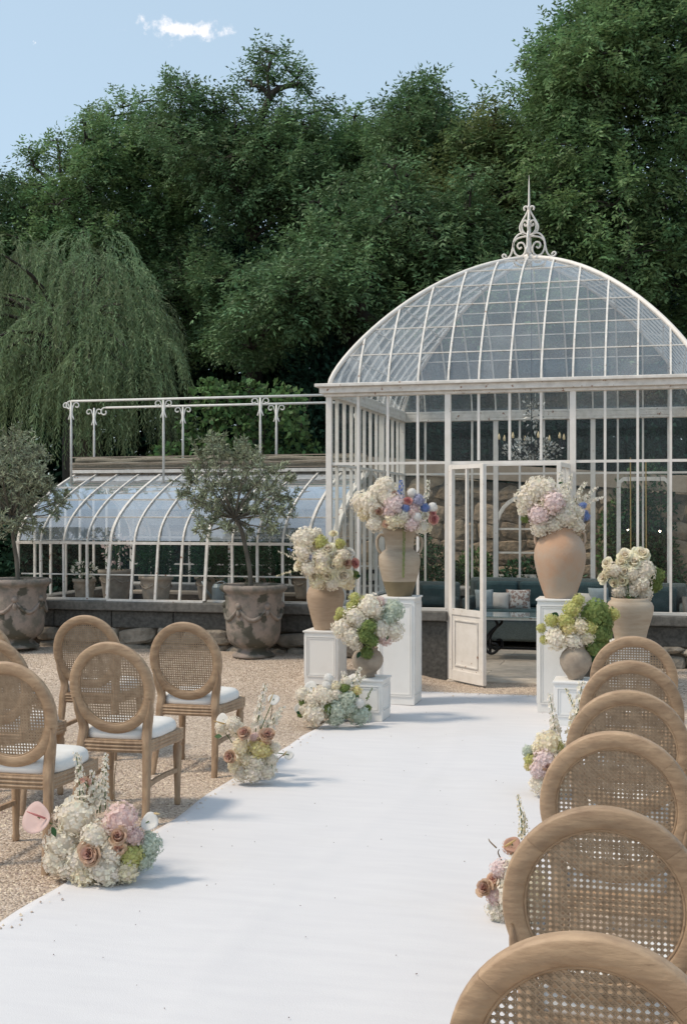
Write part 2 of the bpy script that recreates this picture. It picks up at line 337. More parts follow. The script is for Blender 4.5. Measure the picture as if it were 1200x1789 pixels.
# gravel: coloured grains on a fine relief
def gravel_mat():
    m = bpy.data.materials.new('gravel'); m.use_nodes = True; t = m.node_tree; b = t.nodes['Principled BSDF']; b.inputs['Roughness'].default_value = .95; b.inputs['Specular IOR Level'].default_value = .2
    tcn = N(t, 'ShaderNodeTexCoord')
    v = N(t, 'ShaderNodeTexVoronoi'); v.inputs['Scale'].default_value = 75; t.links.new(tcn.outputs['Object'], v.inputs['Vector'])
    cr = N(t, 'ShaderNodeValToRGB'); e = cr.color_ramp.elements
    e[0].position = 0; e[0].color = (.25,.19,.145,1); e[1].position = 1; e[1].color = (.74,.64,.54,1)
    for p, c in ((.3,(.47,.37,.285,1)), (.6,(.57,.46,.365,1)), (.85,(.51,.41,.33,1))):
        x = e.new(p); x.color = c
    sp = N(t, 'ShaderNodeSeparateColor'); t.links.new(v.outputs['Color'], sp.inputs[0]); t.links.new(sp.outputs[0], cr.inputs[0])
    n = N(t, 'ShaderNodeTexNoise'); n.inputs['Scale'].default_value = .9; n.inputs['Detail'].default_value = 5; t.links.new(tcn.outputs['Object'], n.inputs['Vector'])
    hs = N(t, 'ShaderNodeHueSaturation'); mr = N(t, 'ShaderNodeMapRange'); mr.inputs[1].default_value = .3; mr.inputs[2].default_value = .7; mr.inputs[3].default_value = .86; mr.inputs[4].default_value = 1.12
    t.links.new(n.outputs[0], mr.inputs[0]); t.links.new(mr.outputs[0], hs.inputs['Value']); t.links.new(cr.outputs[0], hs.inputs['Color'])
    # beyond the yard: leaf litter and earth under the trees
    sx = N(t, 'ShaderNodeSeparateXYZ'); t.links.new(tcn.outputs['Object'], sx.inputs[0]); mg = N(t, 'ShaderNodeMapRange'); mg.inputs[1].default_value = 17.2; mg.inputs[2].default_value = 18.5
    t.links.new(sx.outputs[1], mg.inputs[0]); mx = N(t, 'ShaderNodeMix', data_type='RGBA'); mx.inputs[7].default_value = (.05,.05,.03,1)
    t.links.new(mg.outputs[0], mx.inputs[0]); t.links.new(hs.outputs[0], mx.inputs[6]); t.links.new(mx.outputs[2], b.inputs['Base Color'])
    bp = N(t, 'ShaderNodeBump'); bp.inputs['Strength'].default_value = .9; bp.inputs['Distance'].default_value = .012; bp.invert = True
    t.links.new(v.outputs['Distance'], bp.inputs['Height']); t.links.new(bp.outputs[0], b.inputs['Normal'])
    return m
M['gravel'] = gravel_mat()
def carpet_mat():
    m = bpy.data.materials.new('carpet'); m.use_nodes = True; t = m.node_tree; b = t.nodes['Principled BSDF']; b.inputs['Roughness'].default_value = .95; b.inputs['Specular IOR Level'].default_value = .1
    tcn = N(t, 'ShaderNodeTexCoord')
    mp = N(t, 'ShaderNodeMapping'); mp.inputs['Scale'].default_value = (1.3, 7, 1); t.links.new(tcn.outputs['Object'], mp.inputs[0])
    n = N(t, 'ShaderNodeTexNoise'); n.inputs['Scale'].default_value = 2.2; n.inputs['Detail'].default_value = 7; t.links.new(mp.outputs[0], n.inputs['Vector'])
    mr = N(t, 'ShaderNodeMapRange'); mr.inputs[1].default_value = .3; mr.inputs[2].default_value = .7; t.links.new(n.outputs[0], mr.inputs[0])
    mx = N(t, 'ShaderNodeMix', data_type='RGBA'); mx.inputs[6].default_value = (.62,.605,.615,1); mx.inputs[7].default_value = (.655,.64,.645,1); t.links.new(mr.outputs[0], mx.inputs[0])
    n3 = N(t, 'ShaderNodeTexNoise'); n3.inputs['Scale'].default_value = 1.1; n3.inputs['Detail'].default_value = 8; n3.inputs['Roughness'].default_value = .7; t.links.new(tcn.outputs['Object'], n3.inputs['Vector'])
    m3 = N(t, 'ShaderNodeMapRange'); m3.inputs[1].default_value = .56; m3.inputs[2].default_value = .75; m3.inputs[4].default_value = .35; t.links.new(n3.outputs[0], m3.inputs[0])
    mx2 = N(t, 'ShaderNodeMix', data_type='RGBA'); mx2.inputs[7].default_value = (.56,.54,.52,1); t.links.new(m3.outputs[0], mx2.inputs[0]); t.links.new(mx.outputs[2], mx2.inputs[6])
    t.links.new(mx2.outputs[2], b.inputs['Base Color'])
    n2 = N(t, 'ShaderNodeTexNoise'); n2.inputs['Scale'].default_value = 260; n2.inputs['Detail'].default_value = 3; t.links.new(tcn.outputs['Object'], n2.inputs['Vector'])
    bp = N(t, 'ShaderNodeBump'); bp.inputs['Strength'].default_value = .35; bp.inputs['Distance'].default_value = .004; t.links.new(n2.outputs[0], bp.inputs['Height']); t.links.new(bp.outputs[0], b.inputs['Normal'])
    return m
M['carpet'] = carpet_mat()

# ------------------------------------------------------------------ ground
def gz(x, y):
    dip = 1 - smooth(-2.95, -1.98, x)*(1-smooth(-.75, .05, x))
    z = .19*smooth(10.75, 11.95, y)*dip*(1-smooth(12.8, 13.2, y)*0)
    if y > 16: z += (2.0 if x > -4.5 else 1.1+.9*smooth(-9, -4.5, x))*smooth(17.62, 17.95 if x > -4.5 else 17.95+5*smooth(-4.5,-8,x), y)
    return z
def axis(lo, hi, fine_lo, fine_hi, step):
    a = list(np.arange(fine_lo, fine_hi+1e-6, step)); b = []; x = fine_lo; d = step
    while x > lo: d *= 1.5; x -= d; b.append(x)
    c = []; x = fine_hi; d = step
    while x < hi: d *= 1.5; x += d; c.append(x)
    return b[::-1]+a+c
gx = axis(-160, 160, -10, 3, .13); gy = axis(-60, 240, 2, 20, .13)
mb = MB(); nx = len(gx)
for y in gy:
    for x in gx: mb.v.append((x, y, gz(x, y) + (.004*math.sin(x*5.1+y*3)*math.sin(y*4.3-x) if 2 < y < 12 and not (-2.75 < x < -.2) else 0)))
for j in range(len(gy)-1):
    for i in range(nx-1): mb.f.append((j*nx+i, j*nx+i+1, (j+1)*nx+i+1, (j+1)*nx+i)); mb.mi.append(0)
tag(mb.build('ground', M['gravel'], sm=True), kind='structure')

# loose gravel stones lying on the yard
CXL = -2.55
def scatter_pebbles():
    pts = []
    def area(n, x0, x1, y0, y1):
        q = rng.random((n, 2)); return np.stack([x0+q[:,0]*(x1-x0), y0+q[:,1]*(y1-y0)], 1)
    a = np.concatenate([area(24000, -5.2, -2.56, 4.0, 8.5), area(12000, -7.5, -2.56, 8.5, 12.0), area(5000, -.42, 1.6, 5.0, 11.8), area(2500, -2.6, -.5, 11.24, 12.0)])
    b_ = np.concatenate([np.stack([CXL+np.abs(rng.normal(size=150))*.05, rng.uniform(4,11.2,150)],1), np.stack([rng.uniform(-2.5,-.5,160), 11.2-np.abs(rng.normal(size=160))*.06],1)])
    n1 = len(a); a = np.concatenate([a, b_]); n = len(a); z = np.array([gz(x, y) for x, y in a]); z[n1:] = .016
    base = np.array([(1,0,0),(0,1,0),(-1,0,0),(0,-1,0),(0,0,1)], float)
    fc = np.array([(0,1,4),(1,2,4),(2,3,4),(3,0,4)])
    s = rng.uniform(.0035, .0085, n)
    big = rng.random(n) < .01; s[big] *= 2
    th = rng.random(n)*6.28; j = rng.uniform(.6, 1.35, (n, 5, 3))
    v = base[None]*j; x = v[...,0]*np.cos(th)[:,None]-v[...,1]*np.sin(th)[:,None]; y = v[...,0]*np.sin(th)[:,None]+v[...,1]*np.cos(th)[:,None]
    vz = np.where(base[None,:,2] > 0, .8, -.1)*np.ones((n,5))
    V = np.stack([x*s[:,None]+a[:,0:1], y*s[:,None]+a[:,1:2], vz*s[:,None]+z[:,None]], -1).reshape(-1, 3)
    Fc = (fc[None]+(np.arange(n)*5)[:,None,None]).reshape(-1, 3)
    me = fastmesh('gravel_stones', V, Fc, np.repeat(rng.random(n), 4), M['pebble'])
    o = bpy.data.objects.new('gravel_stones', me); COL.objects.link(o); tag(o, 'loose buff gravel stones strewn over the yard', 'gravel', kind='stuff')
def fastmesh(name, V, Fc, tint, mt, sm=False):
    me = bpy.data.meshes.new(name); k = Fc.shape[1]; n = len(Fc)
    me.vertices.add(len(V)); me.vertices.foreach_set('co', V.astype(np.float32).ravel())
    me.loops.add(n*k); me.loops.foreach_set('vertex_index', Fc.astype(np.int32).ravel())
    me.polygons.add(n); me.polygons.foreach_set('loop_start', (np.arange(n)*k).astype(np.int32)); me.polygons.foreach_set('loop_total', np.full(n, k, np.int32))
    me.materials.append(mt)
    if tint is not None:
        a = me.attributes.new('tint', 'FLOAT', 'FACE'); a.data.foreach_set('value', tint.astype(np.float32))
    me.update(calc_edges=True)
    return me
M['pebble'] = mat('pebble', (.58,.48,.385), .9, (.44,.35,.275), 20, tintvar=.45)
scatter_pebbles()

# white aisle runner
CX0, CX1, CY0, CY1 = -2.565, -.44, 1.2, 11.24
mb = MB(); nxx, nyy = 44, 210
for j in range(nyy+1):
    for i in range(nxx+1):
        u = i/nxx; v = j/nyy; x = CX0+(CX1-CX0)*u; y = CY0+(CY1-CY0)*v
        e = min(u, 1-u); x += (.016*math.sin(y*2.3)+.006*math.sin(y*6.1+1))*(1-2*min(e*4,.5)) 
        z = .007+.0022*math.sin(y*7+1.4*math.sin(x*3))*(.5+.5*math.sin(y*1.7+x)) + .0018*math.sin(x*9+y*2.2)
        z += .010*math.exp(-((y-(9.35+.25*x))/.05)**2)*.3 + .006*math.exp(-((y-(5.6+.08*x))/.06)**2)*.4
        z += .010*math.exp(-e*14)*(.5+.5*math.sin(y*4.7+2*math.sin(y*1.3)))+.004*math.exp(-((x+1.5-.1*math.sin(y))/.03)**2)
        mb.v.append((x, y, max(z, .004)))
for j in range(nyy):
    for i in range(nxx):
        a = j*(nxx+1)+i; mb.f.append((a, a+1, a+nxx+2, a+nxx+1)); mb.mi.append(0)
o = mb.build('aisle_runner', M['carpet'], sm=True); s_ = o.modifiers.new('t', 'SOLIDIFY'); s_.thickness = .004; s_.offset = -1
tag(o, 'long white fabric aisle runner laid over the gravel towards the glass door', 'carpet')
mb = MB()
for k in range(70):
    y = random.uniform(3.2, 11.0); x = random.uniform(-2.5, -.5); s_ = random.uniform(.002, .005)
    a = random.random()*6; mb.add([(x+s_*math.cos(a), y+s_*math.sin(a), .013), (x-s_*math.sin(a), y+s_*math.cos(a), .013), (x-s_*math.cos(a), y-s_*math.sin(a), .014), (x+.4*s_, y, .017)], [(0,1,3),(1,2,3),(2,0,3)])
tag(mb.build('fallen_crumbs', M['soil']), 'tiny dark crumbs of earth and petals dropped on the white runner', 'debris', kind='stuff')

# ------------------------------------------------------------------ glass pavilion
PX0, PX1, PY0, PY1 = -3.26, .40, 12.10, 15.76; W = PX1-PX0; NB = 12; BAY = W/NB
SILL, TRAN, EAVE, CORN = .69, 2.16, 2.84, 2.965
pav = thing('glass_pavilion', 'white iron and glass garden pavilion with domed glass roof and open door', 'pavilion', ((PX0+PX1)/2, (PY0+PY1)/2, 0))
CXp, CYp = (PX0+PX1)/2, (PY0+PY1)/2; H2 = W/2
# roof profile: height over the eave against the inset from the wall
ss = np.array([0,.305,.61,.915,1.22,1.525,1.83]); zz = np.array([2.95,3.485,3.83,4.087,4.29,4.436,4.535])-2.95
A_ = np.stack([np.sqrt(ss), ss, ss**2], 1); cf = np.linalg.lstsq(A_, zz, rcond=None)[0]
def dome_z(s): s = max(s, 0); return 2.95+cf[0]*math.sqrt(s)+cf[1]*s+cf[2]*s*s
def face(i, u, s, z):
    "wall i (0 front, 1 right, 2 back, 3 left): u along the wall, s inwards from it"
    x, y = u-H2, -(H2-s)
    for _ in range(i): x, y = -y, x
    return Vector((CXp+x, CYp+y, z))
up_of = [(0,-1,0),(1,0,0),(0,1,0),(-1,0,0)]
pane_cache = {}
def wall_pane(i, u, w_, z0, z1, parent=pav, s=0.0, m='glass'):
    key = (round(w_,3), round(z1-z0,3), i % 2, m)
    if key not in pane_cache:
        q = MB(); d = (w_, .004, z1-z0) if i % 2 == 0 else (.004, w_, z1-z0); q.box((0,0,0), d); pane_cache[key] = q.mesh('pane', M[m])
    c = face(i, u, s, (z0+z1)/2) - parent.location
    return share('pane', pane_cache[key], parent, c)
DOOR = (4, 8)
for i in range(4):
    door_bays = range(DOOR[0], DOOR[1]) if i == 0 else ()
    # posts at corners and every fourth bay, slim glazing bars between
    for k in range(NB+1):
        thick = k % 4 == 0
        if k == NB: continue
        w_ = .058 if thick else .024; d_ = .06 if thick else .035
        in_door = i == 0 and DOOR[0] < k < DOOR[1]
        z0 = TRAN+.02 if in_door else (0.02 if (i == 0 and k in DOOR) else SILL)
        if in_door and False: continue
        q = MB(); off = .0 if k else .0
        a = face(i, k*BAY, off, z0); b = face(i, k*BAY, off, EAVE)
        q.bar(a, b, w_ if i % 2 == 0 else d_, d_ if i % 2 == 0 else w_, up=(0,1,0))
        q.build('post' if thick else 'glazing_bar', M['white'], pav)
    # transom pieces
    q = MB(); a = face(i, .03, .0, TRAN); b = face(i, W-.03, .0, TRAN); q.bar(a, b, .034, .026); q.build('transom', M['white'], pav)
    # sill rail
    segs = [(0, DOOR[0]), (DOOR[1], NB)] if i == 0 else [(0, NB)]
    for s0, s1 in segs:
        q = MB(); q.bar(face(i, s0*BAY+.03, 0, SILL+.012), face(i, s1*BAY-.03, 0, SILL+.012), .05, .028); q.build('sill_rail', M['white'], pav)
        # granite coping, dark course and rough stones below
        a, b = s0*BAY, s1*BAY
        ea = .03 if (s0 == 0) else .0
        q = MB(); p0 = face(i, a-ea if s0 == 0 else a+.0, -.10, SILL-.10); p1 = face(i, b+(.03 if s1 == NB else -.0), .16, SILL-.003)
        q.span(p0, p1); q.build('granite_coping', M['granite_top'], pav, bevel=.012)
        nblk = max(1, int((b-a)/.6))
        for n_ in range(nblk):
            u0 = a+(b-a)*n_/nblk+.003; u1 = a+(b-a)*(n_+1)/nblk-.003
            full = (i == 0 and ((s0 == 0 and n_ == nblk-1)))
            q = MB(); q.span(face(i, u0, -.045, -.05 if full else SILL-.30), face(i, u1, .14, SILL-.104)); q.build('granite_block', M['granite'], pav, bevel=.012)
            if not full:
                q = MB(); q.span(face(i, u0, -.02, -.1), face(i, u1, .14, SILL-.304)); q.build('footing', M['mortar'], pav)
    # cornice: three steps
    e = .0
    for (z0, z1, ov) in ((2.84, 2.872, .045), (2.872, 2.935, .085), (2.935, 2.968, .125)):
        q = MB(); q.span(face(i, -ov if i % 2 == 0 else .06+.001*0, -ov, z0), face(i, W+ov if i % 2 == 0 else W-.06, .06, z1)); q.build('cornice', M['white2'], pav, bevel=.006)
    # wall panes
    for k in range(NB):
        wall_pane(i, (k+.5)*BAY, BAY-.02, TRAN+.016, EAVE-.002)
        if not (i == 0 and k in door_bays): wall_pane(i, (k+.5)*BAY, BAY-.02, SILL+.03, TRAN-.016)
# rubble course under the right part of the front
def rough_stone(parent, c, d, mt, seed, face_n=(0,-1,0), sub=1):
    rs = random.Random(seed); bm = bmesh.new(); bmesh.ops.create_icosphere(bm, subdivisions=2, radius=1); ph = [rs.uniform(0,6) for _ in range(6)]
    for v in bm.verts:
        n = v.co.normalized(); p = [math.copysign(abs(n[k])**.62, n[k]) for k in range(3)]
        v.co = Vector([p[k]*d[k]/2*(1.06+.10*math.sin(3*n.x+ph[0]+2*n.z)+.08*math.sin(4*n.z+ph[1])+rs.uniform(-.03,.03)) for k in range(3)])
    me = bpy.data.meshes.new('stone'); bm.to_mesh(me); bm.free(); me.materials.append(mt)
    o = bpy.data.objects.new('stone', me); COL.objects.link(o); o.parent = parent; o.location = Vector(c)-parent.location
    o.rotation_euler = (0, rs.uniform(-.15,.15) if face_n[1] else 0, 0); return o
def stone_row(parent, x0, x1, y, z0, z1, wmin, wmax, mt, seed):
    rs = random.Random(seed); z = z0
    while z < z1-.02:
        h = min(rs.uniform(.10, .2), z1-z)
        if z1-(z+h) < .06: h = z1-z
        x = x0
        while x < x1-.03:
            w_ = rs.uniform(wmin, wmax)
            if x1-(x+w_) < .12: w_ = x1-x
            rough_stone(parent, (x+w_/2, y, z+h/2), (w_*1.0, .17+rs.uniform(-.02,.03), h*1.0), mt, rs.random()); x += w_
        z += h
stone_row(pav, -.80, .55, 12.11, 0.02, SILL-.30, .16, .4, M['stone_low'], 5)
stone_row(pav, -3.35, -2.75, 12.11, .02, SILL-.30, .16, .4, M['stone_low'], 6)

# dome: ribs, rows and panes on all four roof slopes
rows = [0.0, .15, .37, .62, .90, 1.22, 1.56]
def dpt(i, u, s, lift=0.0): return face(i, u, s, dome_z(s)+lift)
for i in range(4):
    for k in range(1, NB):
        u = k*BAY; smax = min(u, W-u)
        if k == NB//2: smax -= .02
        nseg = max(3, int(smax/.12)); pts = [dpt(i, u, smax*(j/nseg)**1.5) for j in range(nseg+1)]
        q = MB(); q.strip(pts, .018, .026, up=Vector(up_of[i])*1.0+Vector((0,0,.6))); q.build('rib', M['white2'], pav)
    pts = [dpt(i, s, s) for s in [H2*(j/22)**1.6 for j in range(23)]]
    q = MB(); q.tube(pts, .026, 8); q.build('hip_rib', M['white'], pav, sm=True)
    for s in rows[1:]:
        q = MB(); q.bar(dpt(i, s, s, .0), dpt(i, W-s, s, .0), .012, .012); q.build('glazing_line', M['white2'], pav)
    for k in range(NB):
        u0, u1 = k*BAY+.008, (k+1)*BAY-.008
        for r_ in range(len(rows)):
            s0 = rows[r_]; s1 = rows[r_+1] if r_+1 < len(rows) else H2
            # polygon of the pane clipped by the hips
            um = (u0+u1)/2
            if um > H2: f_ = lambda u: W-u
            else: f_ = lambda u: u
            sa, sb = f_(u0), f_(u1)
            if max(sa, sb) <= s0+.02: continue
            poly = []
            def lim(u): return min(s1, f_(u))
            if sa > s0: poly += [(u0, s0)]
            else: poly += [((s0 if um < H2 else W-s0), s0)]
            if sb > s0: poly += [(u1, s0)]
            else: poly += [((s0 if um < H2 else W-s0), s0)]
            top = []
            if sb > s0: top.append((u1, lim(u1)))
            uc = s1 if um < H2 else W-s1
            if u0 < uc < u1: top.append((uc, s1))
            if sa > s0: top.append((u0, lim(u0)))
            # build with a mid row so the pane follows the curve
            base_ = poly; pts2 = base_+top
            if len(set(pts2)) < 3: continue
            q = MB(); q.add([dpt(i, a, b, -.004) for a, b in pts2], [tuple(range(len(pts2)))])
            q.build('dome_pane', M['dome_glass'], pav)
# ring beam inside the eaves
# finial
fin = bpy.data.objects.new('finial', None); COL.objects.link(fin); fin.parent = pav
zt = dome_z(H2); fin.location = (0, 0, zt)
def fpath(pts, k=1330.0): return [((x-565)/k, (1375-y)/k) for x, y in pts]
def cr(pts, n=6):
    res = []
    P_ = [pts[0]]+list(pts)+[pts[-1]]
    for i in range(1, len(P_)-2):
        p0, p1, p2, p3 = [Vector(P_[i+j]) for j in (-1,0,1,2)]
        for j in range(n):
            t = j/n; res.append(.5*((2*p1)+(-p0+p2)*t+(2*p0-5*p1+4*p2-p3)*t*t+(-p0+3*p1-3*p2+p3)*t**3))
    res.append(Vector(P_[-2])); return res
curls = [
 [(905,1350),(912,1325),(940,1310),(962,1335),(935,1368),(885,1372),(835,1320),(803,1200),(785,1105),(735,1035),(670,1010),(610,1040),(567,1052)],
 [(567,1052),(660,1062),(740,1085),(792,1140),(800,1220),(760,1320),(690,1352),(632,1310),(618,1230),(655,1155),(715,1155),(735,1200),(705,1238),(672,1215)],
 [(567,1052),(640,1020),(690,975),(700,910),(675,845),(620,750),(580,670),(585,625),(615,608),(640,630),(628,668)],
 [(567,1052),(630,1010),(665,950),(668,870),(640,822),(610,822),(585,860),(600,900),(630,890),(625,865)],
]
for turn in range(2):
    for sgn in (-1, 1):
        for c_ in curls:
            pts = cr([Vector((x, z)) for x, z in fpath(c_)])
            q = MB(); q.tube([((p.x*sgn, 0, p.y) if turn == 0 else (0, p.x*sgn, p.y)) for p in pts], .011, 7)
            q.build('scroll', M['white'], fin, sm=True, local=True)
q = MB(); q.tube([(0,0,-.05),(0,0,.3),(0,0,.56),(0,0,.75),(0,0,.93)], [.013,.013,.013,.009,.001], 8); q.ball((0,0,.555), .02); q.build('spike', M['white'], fin, sm=True, local=True)
q = MB(); q.lathe([(.10,-.06),(.09,0),(.05,.03),(.02,.05)], 16, capt=True); q.build('cap', M['white2'], fin, local=True)
# door leaves: left one swung out, right one nearly square to the wall
def leaf(hinge, end, name='door'):
    h = Vector((hinge[0], hinge[1], 0)); e = Vector((end[0], end[1], 0)); L = (e-h).length; ang = math.atan2(e.y-h.y, e.x-h.x)
    d = bpy.data.objects.new(name, None); COL.objects.link(d); d.parent = pav; d.location = h-pav.location; d.rotation_euler = (0,0,ang)
    z0, z1 = .02, 2.13; T = .04
    for (a, b) in (((0,0,z0),(.055,0,z1)), ((L-.055,0,z0),(L,0,z1))):
        q = MB(); q.span((a[0],-T/2,z0),(b[0],T/2,z1)); q.build('stile', M['white'], d, local=True, bevel=.004)
    for z, h_ in ((.02,.10),(.665,.06),(2.09,.04)):
        q = MB(); q.span((.056,-T/2+.002,z),(L-.056,T/2-.002,z+h_)); q.build('door_rail', M['white'], d, local=True)
    q = MB(); q.span((.056,-.008,.12),(L-.056,.008,.665)); 
    q.build('panel', M['white'], d, local=True)
    q = MB()
    for s_ in (-1,1):
        yy = s_*.013
        q.bar((.10,yy,.17),(L-.10,yy,.17),.012,.012); q.bar((.10,yy,.61),(L-.10,yy,.61),.012,.012); q.bar((.10,yy,.165),(.10,yy,.615),.012,.012,up=(0,1,0)); q.bar((L-.10,yy,.165),(L-.10,yy,.615),.012,.012,up=(0,1,0))
    q.build('moulding', M['white2'], d, local=True)
    q = MB(); q.span((L/2-.011,-.014,.725),(L/2+.011,.014,2.09)); q.build('glazing_bar', M['white'], d, local=True)
    for a, b in ((.056,L/2-.011),(L/2+.011,L-.056)):
        q = MB(); q.span((a,-.002,.725),(b,.002,2.09)); q.build('pane', M['glass'], d, local=True)
    return d
leaf((PX0+4*BAY+.03, 12.05), (PX0+4*BAY+.03+.40, 12.05-.42))
leaf((PX0+8*BAY-.035, 12.05), (PX0+8*BAY-.085, 12.05-.585))
q = MB(); q.bar((PX0+4*BAY+.03, 12.1, 2.135), (PX0+8*BAY-.03, 12.1, 2.135), .06, .022); q.build('door_head', M['white'], pav)
q = MB(); q.span((PX0+4*BAY, 11.98, -.03), (PX0+8*BAY, 12.33, .018)); q.build('threshold', M['slab'], pav, bevel=.01)
# floor of cut stone slabs
y = 12.335; rr = 0
while y < PY1-.1:
    h_ = .42+.1*random.random(); x = PX0+.12+(-.3 if rr % 2 else 0)
    while x < PX1-.1:
        w_ = .6+.35*random.random(); a, b = max(x, PX0+.12), min(x+w_, PX1-.1)
        if b-a > .05:
            q = MB(); q.span((a+.004, y+.004, -.03), (b-.004, min(y+h_, PY1-.1)-.004, .014+random.uniform(-.003,.003))); q.build('floor_slab', M['slab'], pav)
        x += w_
    y += h_; rr += 1

# ------------------------------------------------------------------ low greenhouse
GX0, GX1, GYF, GYC = -6.96, -3.30, 12.45, 13.97; NG = 13; GB = (GX1-GX0)/NG; GD = GYC-GYF; GE = 1.33
gh = thing('low_greenhouse', 'low curved-roof greenhouse with dusty panes and railing beside the domed pavilion', 'greenhouse', ((GX0+GX1)/2, GYC, 0))
def gp(s): return GE+.83*(max(s,0)/GD)**.53
def gpt(x, s, side=0, lift=0.0):
    y = GYF+s if side == 0 else 2*GYC-GYF-s
    return Vector((x, y, gp(s)+lift))
grow = [0.0, .20, .55, .92, 1.30, GD]
svals = [GD*(j/18)**1.7 for j in range(19)]
GS = .70
for side in (0, 1):
    yb = GYF if side == 0 else 2*GYC-GYF; sg = -1 if side == 0 else 1
    for k in range(NG+1):
        x = GX0+k*GB; main = k % 4 == 0 or k == NG
        q = MB(); q.strip([gpt(x, s, side) for s in svals], .028 if main else .018, .026, up=(0,sg*.7,.6)); q.build('rib', M['white2'], gh)
        tilt = .10 if (side == 0 and 4 <= k <= 8) else 0.0
        q = MB(); q.bar((x, yb+(-.008 if side==0 else .008), GE), (x, yb+sg*tilt, GS+.02), .03 if main else .024, .03, up=(0,1,0)); q.build('post' if main else 'glazing_bar', M['white2'], gh)
    q = MB(); q.bar((GX0-.02, yb, GE), (GX1, yb, GE), .05, .03); q.build('eave_rail', M['white2'], gh)
    for s in grow[1:-1]:
        q = MB(); q.bar(gpt(GX0, s, side), gpt(GX1, s, side), .012, .012); q.build('glazing_line', M['white2'], gh)
    for k in range(NG):
        x0, x1 = GX0+k*GB+.008, GX0+(k+1)*GB-.008
        for r_ in range(len(grow)-1):
            s0, s1 = grow[r_]+.003, grow[r_+1]-.003; sm_ = s0+(s1-s0)*.4
            j = random.uniform(-.004, .004)
            q = MB(); q.add([gpt(x0,s0,side,-.004), gpt(x1,s0,side,-.004), gpt(x1,sm_,side,-.004), gpt(x0,sm_,side,-.004), gpt(x1,s1,side,-.004+j), gpt(x0,s1,side,-.004)], [(0,1,2,3),(3,2,4,5)])
            q.build('roof_pane', M['roof_glass'], gh)
        t_ = .10 if (side == 0 and 4 <= k < 8) else 0.0
        q = MB(); y0_, y1_ = yb+sg*t_, yb
        q.add([(x0,y0_,GS+.03),(x1,y0_,GS+.03),(x1,y1_,GE-.016),(x0,y1_,GE-.016)], [(0,1,2,3)]); q.build('wall_pane', M['glass'], gh)
    # sill
    for a, b in ((0,4),(4,8),(8,NG)):
        t_ = .10 if (side == 0 and a == 4) else 0.0
        q = MB(); q.bar((GX0+a*GB, yb+sg*t_, GS+.012), (GX0+b*GB-.01, yb+sg*t_, GS+.012), .04, .024); q.build('sill_rail', M['white2'], gh)
# left gable: posts, bars and glass
nb2 = 8
for k in range(nb2+1):
    y = GYF+2*GD*k/nb2; s = min(y-GYF, 2*GYC-GYF-y); q = MB(); q.bar((GX0, y, GS), (GX0, y, gp(s) if s > 0 else GE), .026, .026, up=(0,1,0)); q.build('gable_bar', M['white2'], gh)
    if k < nb2:
        y2 = GYF+2*GD*(k+1)/nb2; s2 = min(y2-GYF, 2*GYC-GYF-y2)
        q = MB(); q.add([(GX0, y+.013, GS+.02),(GX0, y2-.013, GS+.02),(GX0, y2-.013, gp(s2)-.02),(GX0, y+.013, gp(s)-.02)], [(0,1,2,3)]); q.build('gable_pane', M['glass'], gh)
q = MB(); q.bar((GX0, GYF, GE), (GX0, 2*GYC-GYF, GE), .03, .03); q.build('gable_rail', M['white2'], gh)
# ridge board with rolled reed blinds
q = MB(); q.span((GX0-.03, GYC-.16, 2.145), (GX1, GYC+.16, 2.185)); q.build('ridge_board', M['white2'], gh)
for dy, z_, r_ in ((-.10,2.235,.045), (.09,2.24,.05), (-.0,2.30,.035)):
    q = MB(); n_ = 40
    q.tube([(GX0-.05+(GX1-GX0+.04)*j/n_, GYC+dy+random.uniform(-.005,.005), z_+.008*math.sin(j*.7+dy*30)) for j in range(n_+1)], r_, 9); q.build('rolled_blind', M['blind'], gh)
q = MB()
for dz in (2.20, 2.262, 2.338): q.bar((GX0-.06, GYC-.155, dz), (GX1, GYC-.155, dz+.004), .012, .012)
q.build('blind_batten', M['coping'], gh)
# plinth
q = MB(); q.span((GX0-.14, GYF-.15, GS-.10), (-3.44, GYF+.12, GS-.002)); q.build('granite_coping', M['granite_top'], gh, bevel=.012)
q = MB(); q.span((GX0-.14, 2*GYC-GYF-.12, GS-.10), (GX1, 2*GYC-GYF+.12, GS-.002)); q.build('granite_coping', M['granite_top'], gh, bevel=.012)
q = MB(); q.span((GX0-.14, GYF+.122, GS-.10), (GX0+.10, 2*GYC-GYF-.122, GS-.004)); q.build('granite_coping', M['granite_top'], gh, bevel=.012)
x = GX0-.10
while x < -3.6:
    w_ = random.uniform(.5, .8); b = min(x+w_, -3.44)
    q = MB(); q.span((x+.003, GYF-.09, GS-.29), (b-.003, GYF+.10, GS-.104)); q.build('granite_block', M['granite'], gh, bevel=.015); x = b
q = MB(); q.span((GX0-.06, GYF-.03, -.05), (-3.44, GYF+.1, GS-.294)); q.build('footing', M['mortar'], gh)
q = MB(); q.span((GX0-.10, GYF+.102, -.05), (GX0+.06, 2*GYC-GYF-.13, GS-.104)); q.build('footing', M['granite'], gh)
q = MB(); q.span((GX0-.06, 2*GYC-GYF-.1, -.05), (GX1, 2*GYC-GYF+.1, GS-.104)); q.build('footing', M['mortar'], gh)
stone_row(gh, GX0-.10, -3.5, GYF-.03, .10, GS-.29, .2, .5, M['stone_low'], 11)
# inner bench shelves
for yy in (12.75, 15.1):
    q = MB(); q.span((GX0+.15, yy-.14, .60), (GX1-.1, yy+.2, .63)); q.build('bench', M['coping'], gh)
q = MB(); q.bar((GX0+.1, 15.28, .98), (GX1-.1, 15.28, .98), .02, .02); q.build('support_rail', M['white2'], gh)
q = MB(); q.bar((GX0+.02, GYF+.04, .98), (GX1-.02, GYF+.04, .98), .014, .014); q.build('support_rail', M['white2'], gh)
